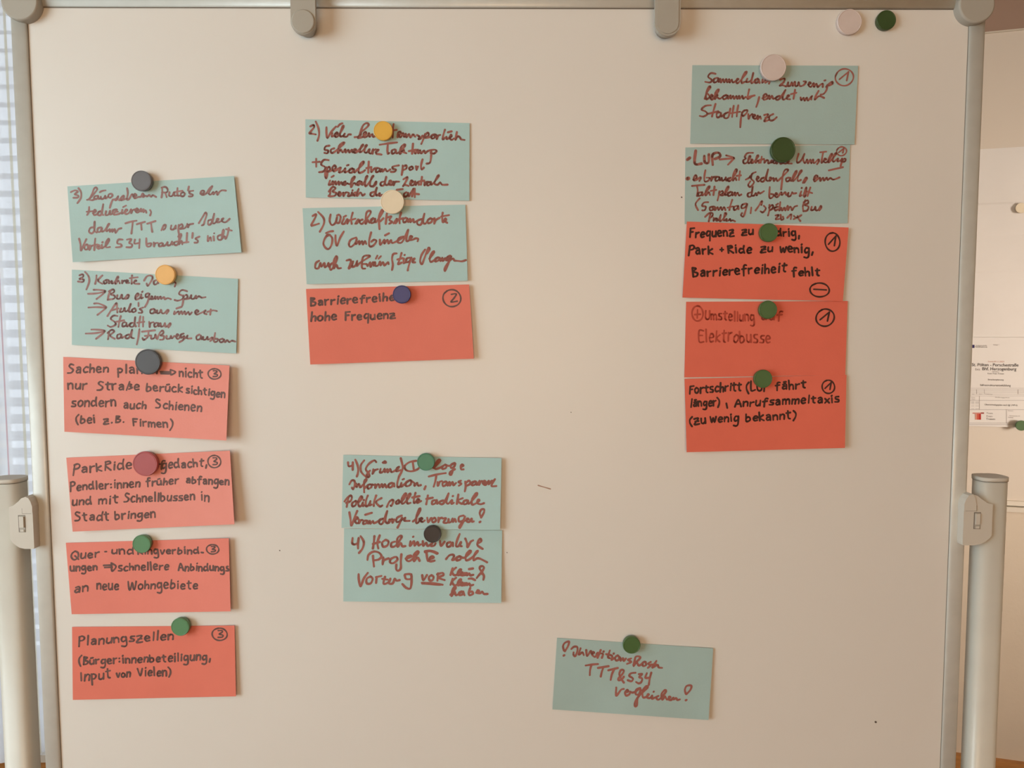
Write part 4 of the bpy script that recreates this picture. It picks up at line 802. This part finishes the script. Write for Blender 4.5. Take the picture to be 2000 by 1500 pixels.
# ruled lines of the title block
vs, fs = [], []
def rule(x0, y0, x1, y1, t=0.5):
    a = dp(x0, y0); b = dp(x1, y1)
    if abs(y1-y0) < abs(x1-x0): q = [(a[0], a[1]-t/2), (a[0], a[1]+t/2), (b[0], b[1]+t/2), (b[0], b[1]-t/2)]
    else: q = [(a[0]-t/2, a[1]), (b[0]-t/2, b[1]), (b[0]+t/2, b[1]), (a[0]+t/2, a[1])]
    k = len(vs)
    for x, y in q:
        s, z = on_wall(x, y, 0.0348); p = wp(s, 0.0348, z); vs.append((p[0]-dloc.x, p[1]-dloc.y, p[2]-dloc.z))
    fs.append((k, k+1, k+2, k+3))
for y in (805, 822, 842, 862, 885, 908): rule(60, y, 1500, y, 0.35)
for y in (968, 1092, 1270, 1290): rule(60, y, 1500, y, 0.6)
for x, y0, y1 in ((188, 822, 885), (290, 822, 885), (740, 822, 885), (225, 908, 1092), (585, 1092, 1270), (1400, 805, 1290), (1090, 1092, 1270)): rule(x, y0, x, y1, 0.5)
for y in (985, 998, 1012, 1042, 1080): rule(115, y, 155, y, 0.5); rule(170, y, 218, y, 0.5)
mk('ruled_lines', vs, fs, m_printg, doc)
def flat(name, quad, m):
    v = []
    for x, y in quad:
        a = dp(x, y); s, z = on_wall(a[0], a[1], 0.0350); p = wp(s, 0.0350, z); v.append((p[0]-dloc.x, p[1]-dloc.y, p[2]-dloc.z))
    return mk(name, v, [tuple(range(len(v)))], m, doc)
flat('emblem', [(128, 228), (128, 270), (160, 270), (160, 228)], mat('navy_print', (0.06, 0.05, 0.13), 0.8, 0.1))
flat('logo_bar', [(133, 1130), (133, 1146), (245, 1146), (245, 1130)], mat('rose_print', (0.62, 0.28, 0.24), 0.8, 0.1))
flat('logo_bar', [(245, 1128), (245, 1147), (286, 1147), (286, 1128)], mat('dark_rose_print', (0.36, 0.10, 0.09), 0.8, 0.1))
flat('logo_stem', [(168, 1146), (168, 1225), (190, 1225), (190, 1146)], mat('pale_red_print', (0.68, 0.30, 0.23), 0.8, 0.1))
flat('logo_stem', [(190, 1146), (190, 1225), (216, 1225), (216, 1146)], m_printr)
flat('logo_stem', [(216, 1146), (216, 1225), (246, 1225), (246, 1146)], mat('deep_red_print', (0.48, 0.05, 0.04), 0.8, 0.1))
magnet(1991.5, 407.5, 10, k_cream, 'cream magnet on the blank sheet of the wall board behind', z=0.036, wall=True, th=0.008)
magnet(1990, 829.5, 10, k_green, 'green magnet at the lower edge of the printed title page', z=0.045, wall=True, th=0.008)

# ---------------------------------------------------------------- background left: blind and sheer curtain
bl = tag(empty('venetian_blind', (-1.62, YB-0.03, 2.6)), 'white slatted blind behind the sheer curtain at the left edge', 'blind')
m_slat = mat('white_blind_slat', (0.75, 0.78, 0.82), 0.5, 0.4)
box('head_rail', -0.57, 0.57, -0.02, 0.02, 0.0, 0.04, m_slat, bl)
sv = [(-0.56, -0.017, -0.010), (0.56, -0.017, -0.010), (0.56, -0.006, 0.0005), (-0.56, -0.006, 0.0005), (0.56, 0.017, 0.012), (-0.56, 0.017, 0.012)]
sv2 = [(a, b, c-0.0012) for a, b, c in sv]
sme = bpy.data.meshes.new('slat'); sme.from_pydata(sv+sv2, [], [(0,1,2,3),(3,2,4,5),(6,9,8,7),(9,11,10,8),(0,6,7,1),(5,4,10,11),(0,3,9,6),(3,5,11,9),(1,7,8,2),(2,8,10,4)]); sme.materials.append(m_slat)
for i in range(47):
    o = bpy.data.objects.new('slat', sme); COL.objects.link(o); o.parent = bl; o.location = (0, 0, -0.03-0.049*i)
box('bottom_rail', -0.56, 0.56, -0.015, 0.015, ZS+0.02-2.6, ZS+0.035-2.6, m_slat, bl)
for x in (-0.4, 0, 0.4):
    box('ladder_cord', x-0.001, x+0.001, -0.0195, -0.0175, -2.25, 0, m_slat, bl)

cu = tag(empty('sheer_curtain', (-1.52, YB-0.13, 2.68)), 'translucent white sheer curtain with thin coloured stripes at the left edge', 'curtain')
def sheer(name, col, alpha):
    m = bpy.data.materials.new(name); m.use_nodes = True; nt = m.node_tree; nt.nodes.clear()
    out = nt.nodes.new('ShaderNodeOutputMaterial'); mix = nt.nodes.new('ShaderNodeMixShader'); mix2 = nt.nodes.new('ShaderNodeMixShader')
    d = nt.nodes.new('ShaderNodeBsdfDiffuse'); t = nt.nodes.new('ShaderNodeBsdfTranslucent'); tr = nt.nodes.new('ShaderNodeBsdfTransparent')
    for n in (d, t): n.inputs[0].default_value = (*col, 1)
    # weave: threads let less through than the gaps between them
    tc = nt.nodes.new('ShaderNodeTexCoord'); mp = nt.nodes.new('ShaderNodeMapping'); mp.inputs['Scale'].default_value = (60, 1, 2.5); nz = nt.nodes.new('ShaderNodeTexNoise'); nz.inputs['Scale'].default_value = 1.0
    mr = nt.nodes.new('ShaderNodeMapRange'); mr.inputs['To Min'].default_value = alpha-0.1; mr.inputs['To Max'].default_value = alpha+0.1
    nt.links.new(tc.outputs['Object'], mp.inputs['Vector']); nt.links.new(mp.outputs['Vector'], nz.inputs['Vector']); nt.links.new(nz.outputs['Fac'], mr.inputs['Value'])
    mix.inputs[0].default_value = 0.6
    nt.links.new(d.outputs[0], mix.inputs[1]); nt.links.new(t.outputs[0], mix.inputs[2])
    nt.links.new(mr.outputs['Result'], mix2.inputs[0]); nt.links.new(tr.outputs[0], mix2.inputs[1]); nt.links.new(mix.outputs[0], mix2.inputs[2])
    nt.links.new(mix2.outputs[0], out.inputs[0]); return m
m_sheer = sheer('sheer_white_fabric', (0.86, 0.89, 0.93), 0.90)
m_ys = sheer('yellow_woven_stripe', (0.93, 0.90, 0.74), 0.8); m_rs = sheer('pink_woven_stripe', (0.78, 0.55, 0.58), 0.8)
def cy(x): return 0.022*math.sin(x*38) + 0.010*math.sin(x*91+1)
vs, fs = [], []; n = 420; zs = [0.0, -0.6, -1.2, -1.8, ZS+0.012-2.68]
for z in zs:
    for i in range(n+1):
        x = -0.74 + 1.48*i/n; vs.append((x, cy(x)*(0.8-0.25*z/2.5)+0, z))
for j in range(len(zs)-1):
    for i in range(n): a = j*(n+1)+i; fs.append((a, a+n+1, a+n+2, a+1))
o = mk('fabric', vs, fs, m_sheer, cu, smooth=True)
box('curtain_rail', -0.76, 0.76, -0.012, 0.012, 0.0, 0.03, m_clamp, cu)
def stripe(x, m, w=0.0022):
    v, f = [], []
    for k, z in enumerate(zs):
        for dx in (-w, w):
            xx = x+dx; v.append((xx, cy(xx)*(0.8-0.25*z/2.5)-0.0012, z))
    for k in range(len(zs)-1): f.append((2*k, 2*k+1, 2*k+3, 2*k+2))
    mk('woven_stripe', v, f, m, cu)
for i in range(10): stripe(-0.68 + 0.14*i, m_ys if i % 2 else m_rs)
p = on(27, 560, YB-0.13); stripe(p.x+1.52, m_ys)
p = on(8, 1430, YB-0.13); stripe(p.x+1.52, m_rs)
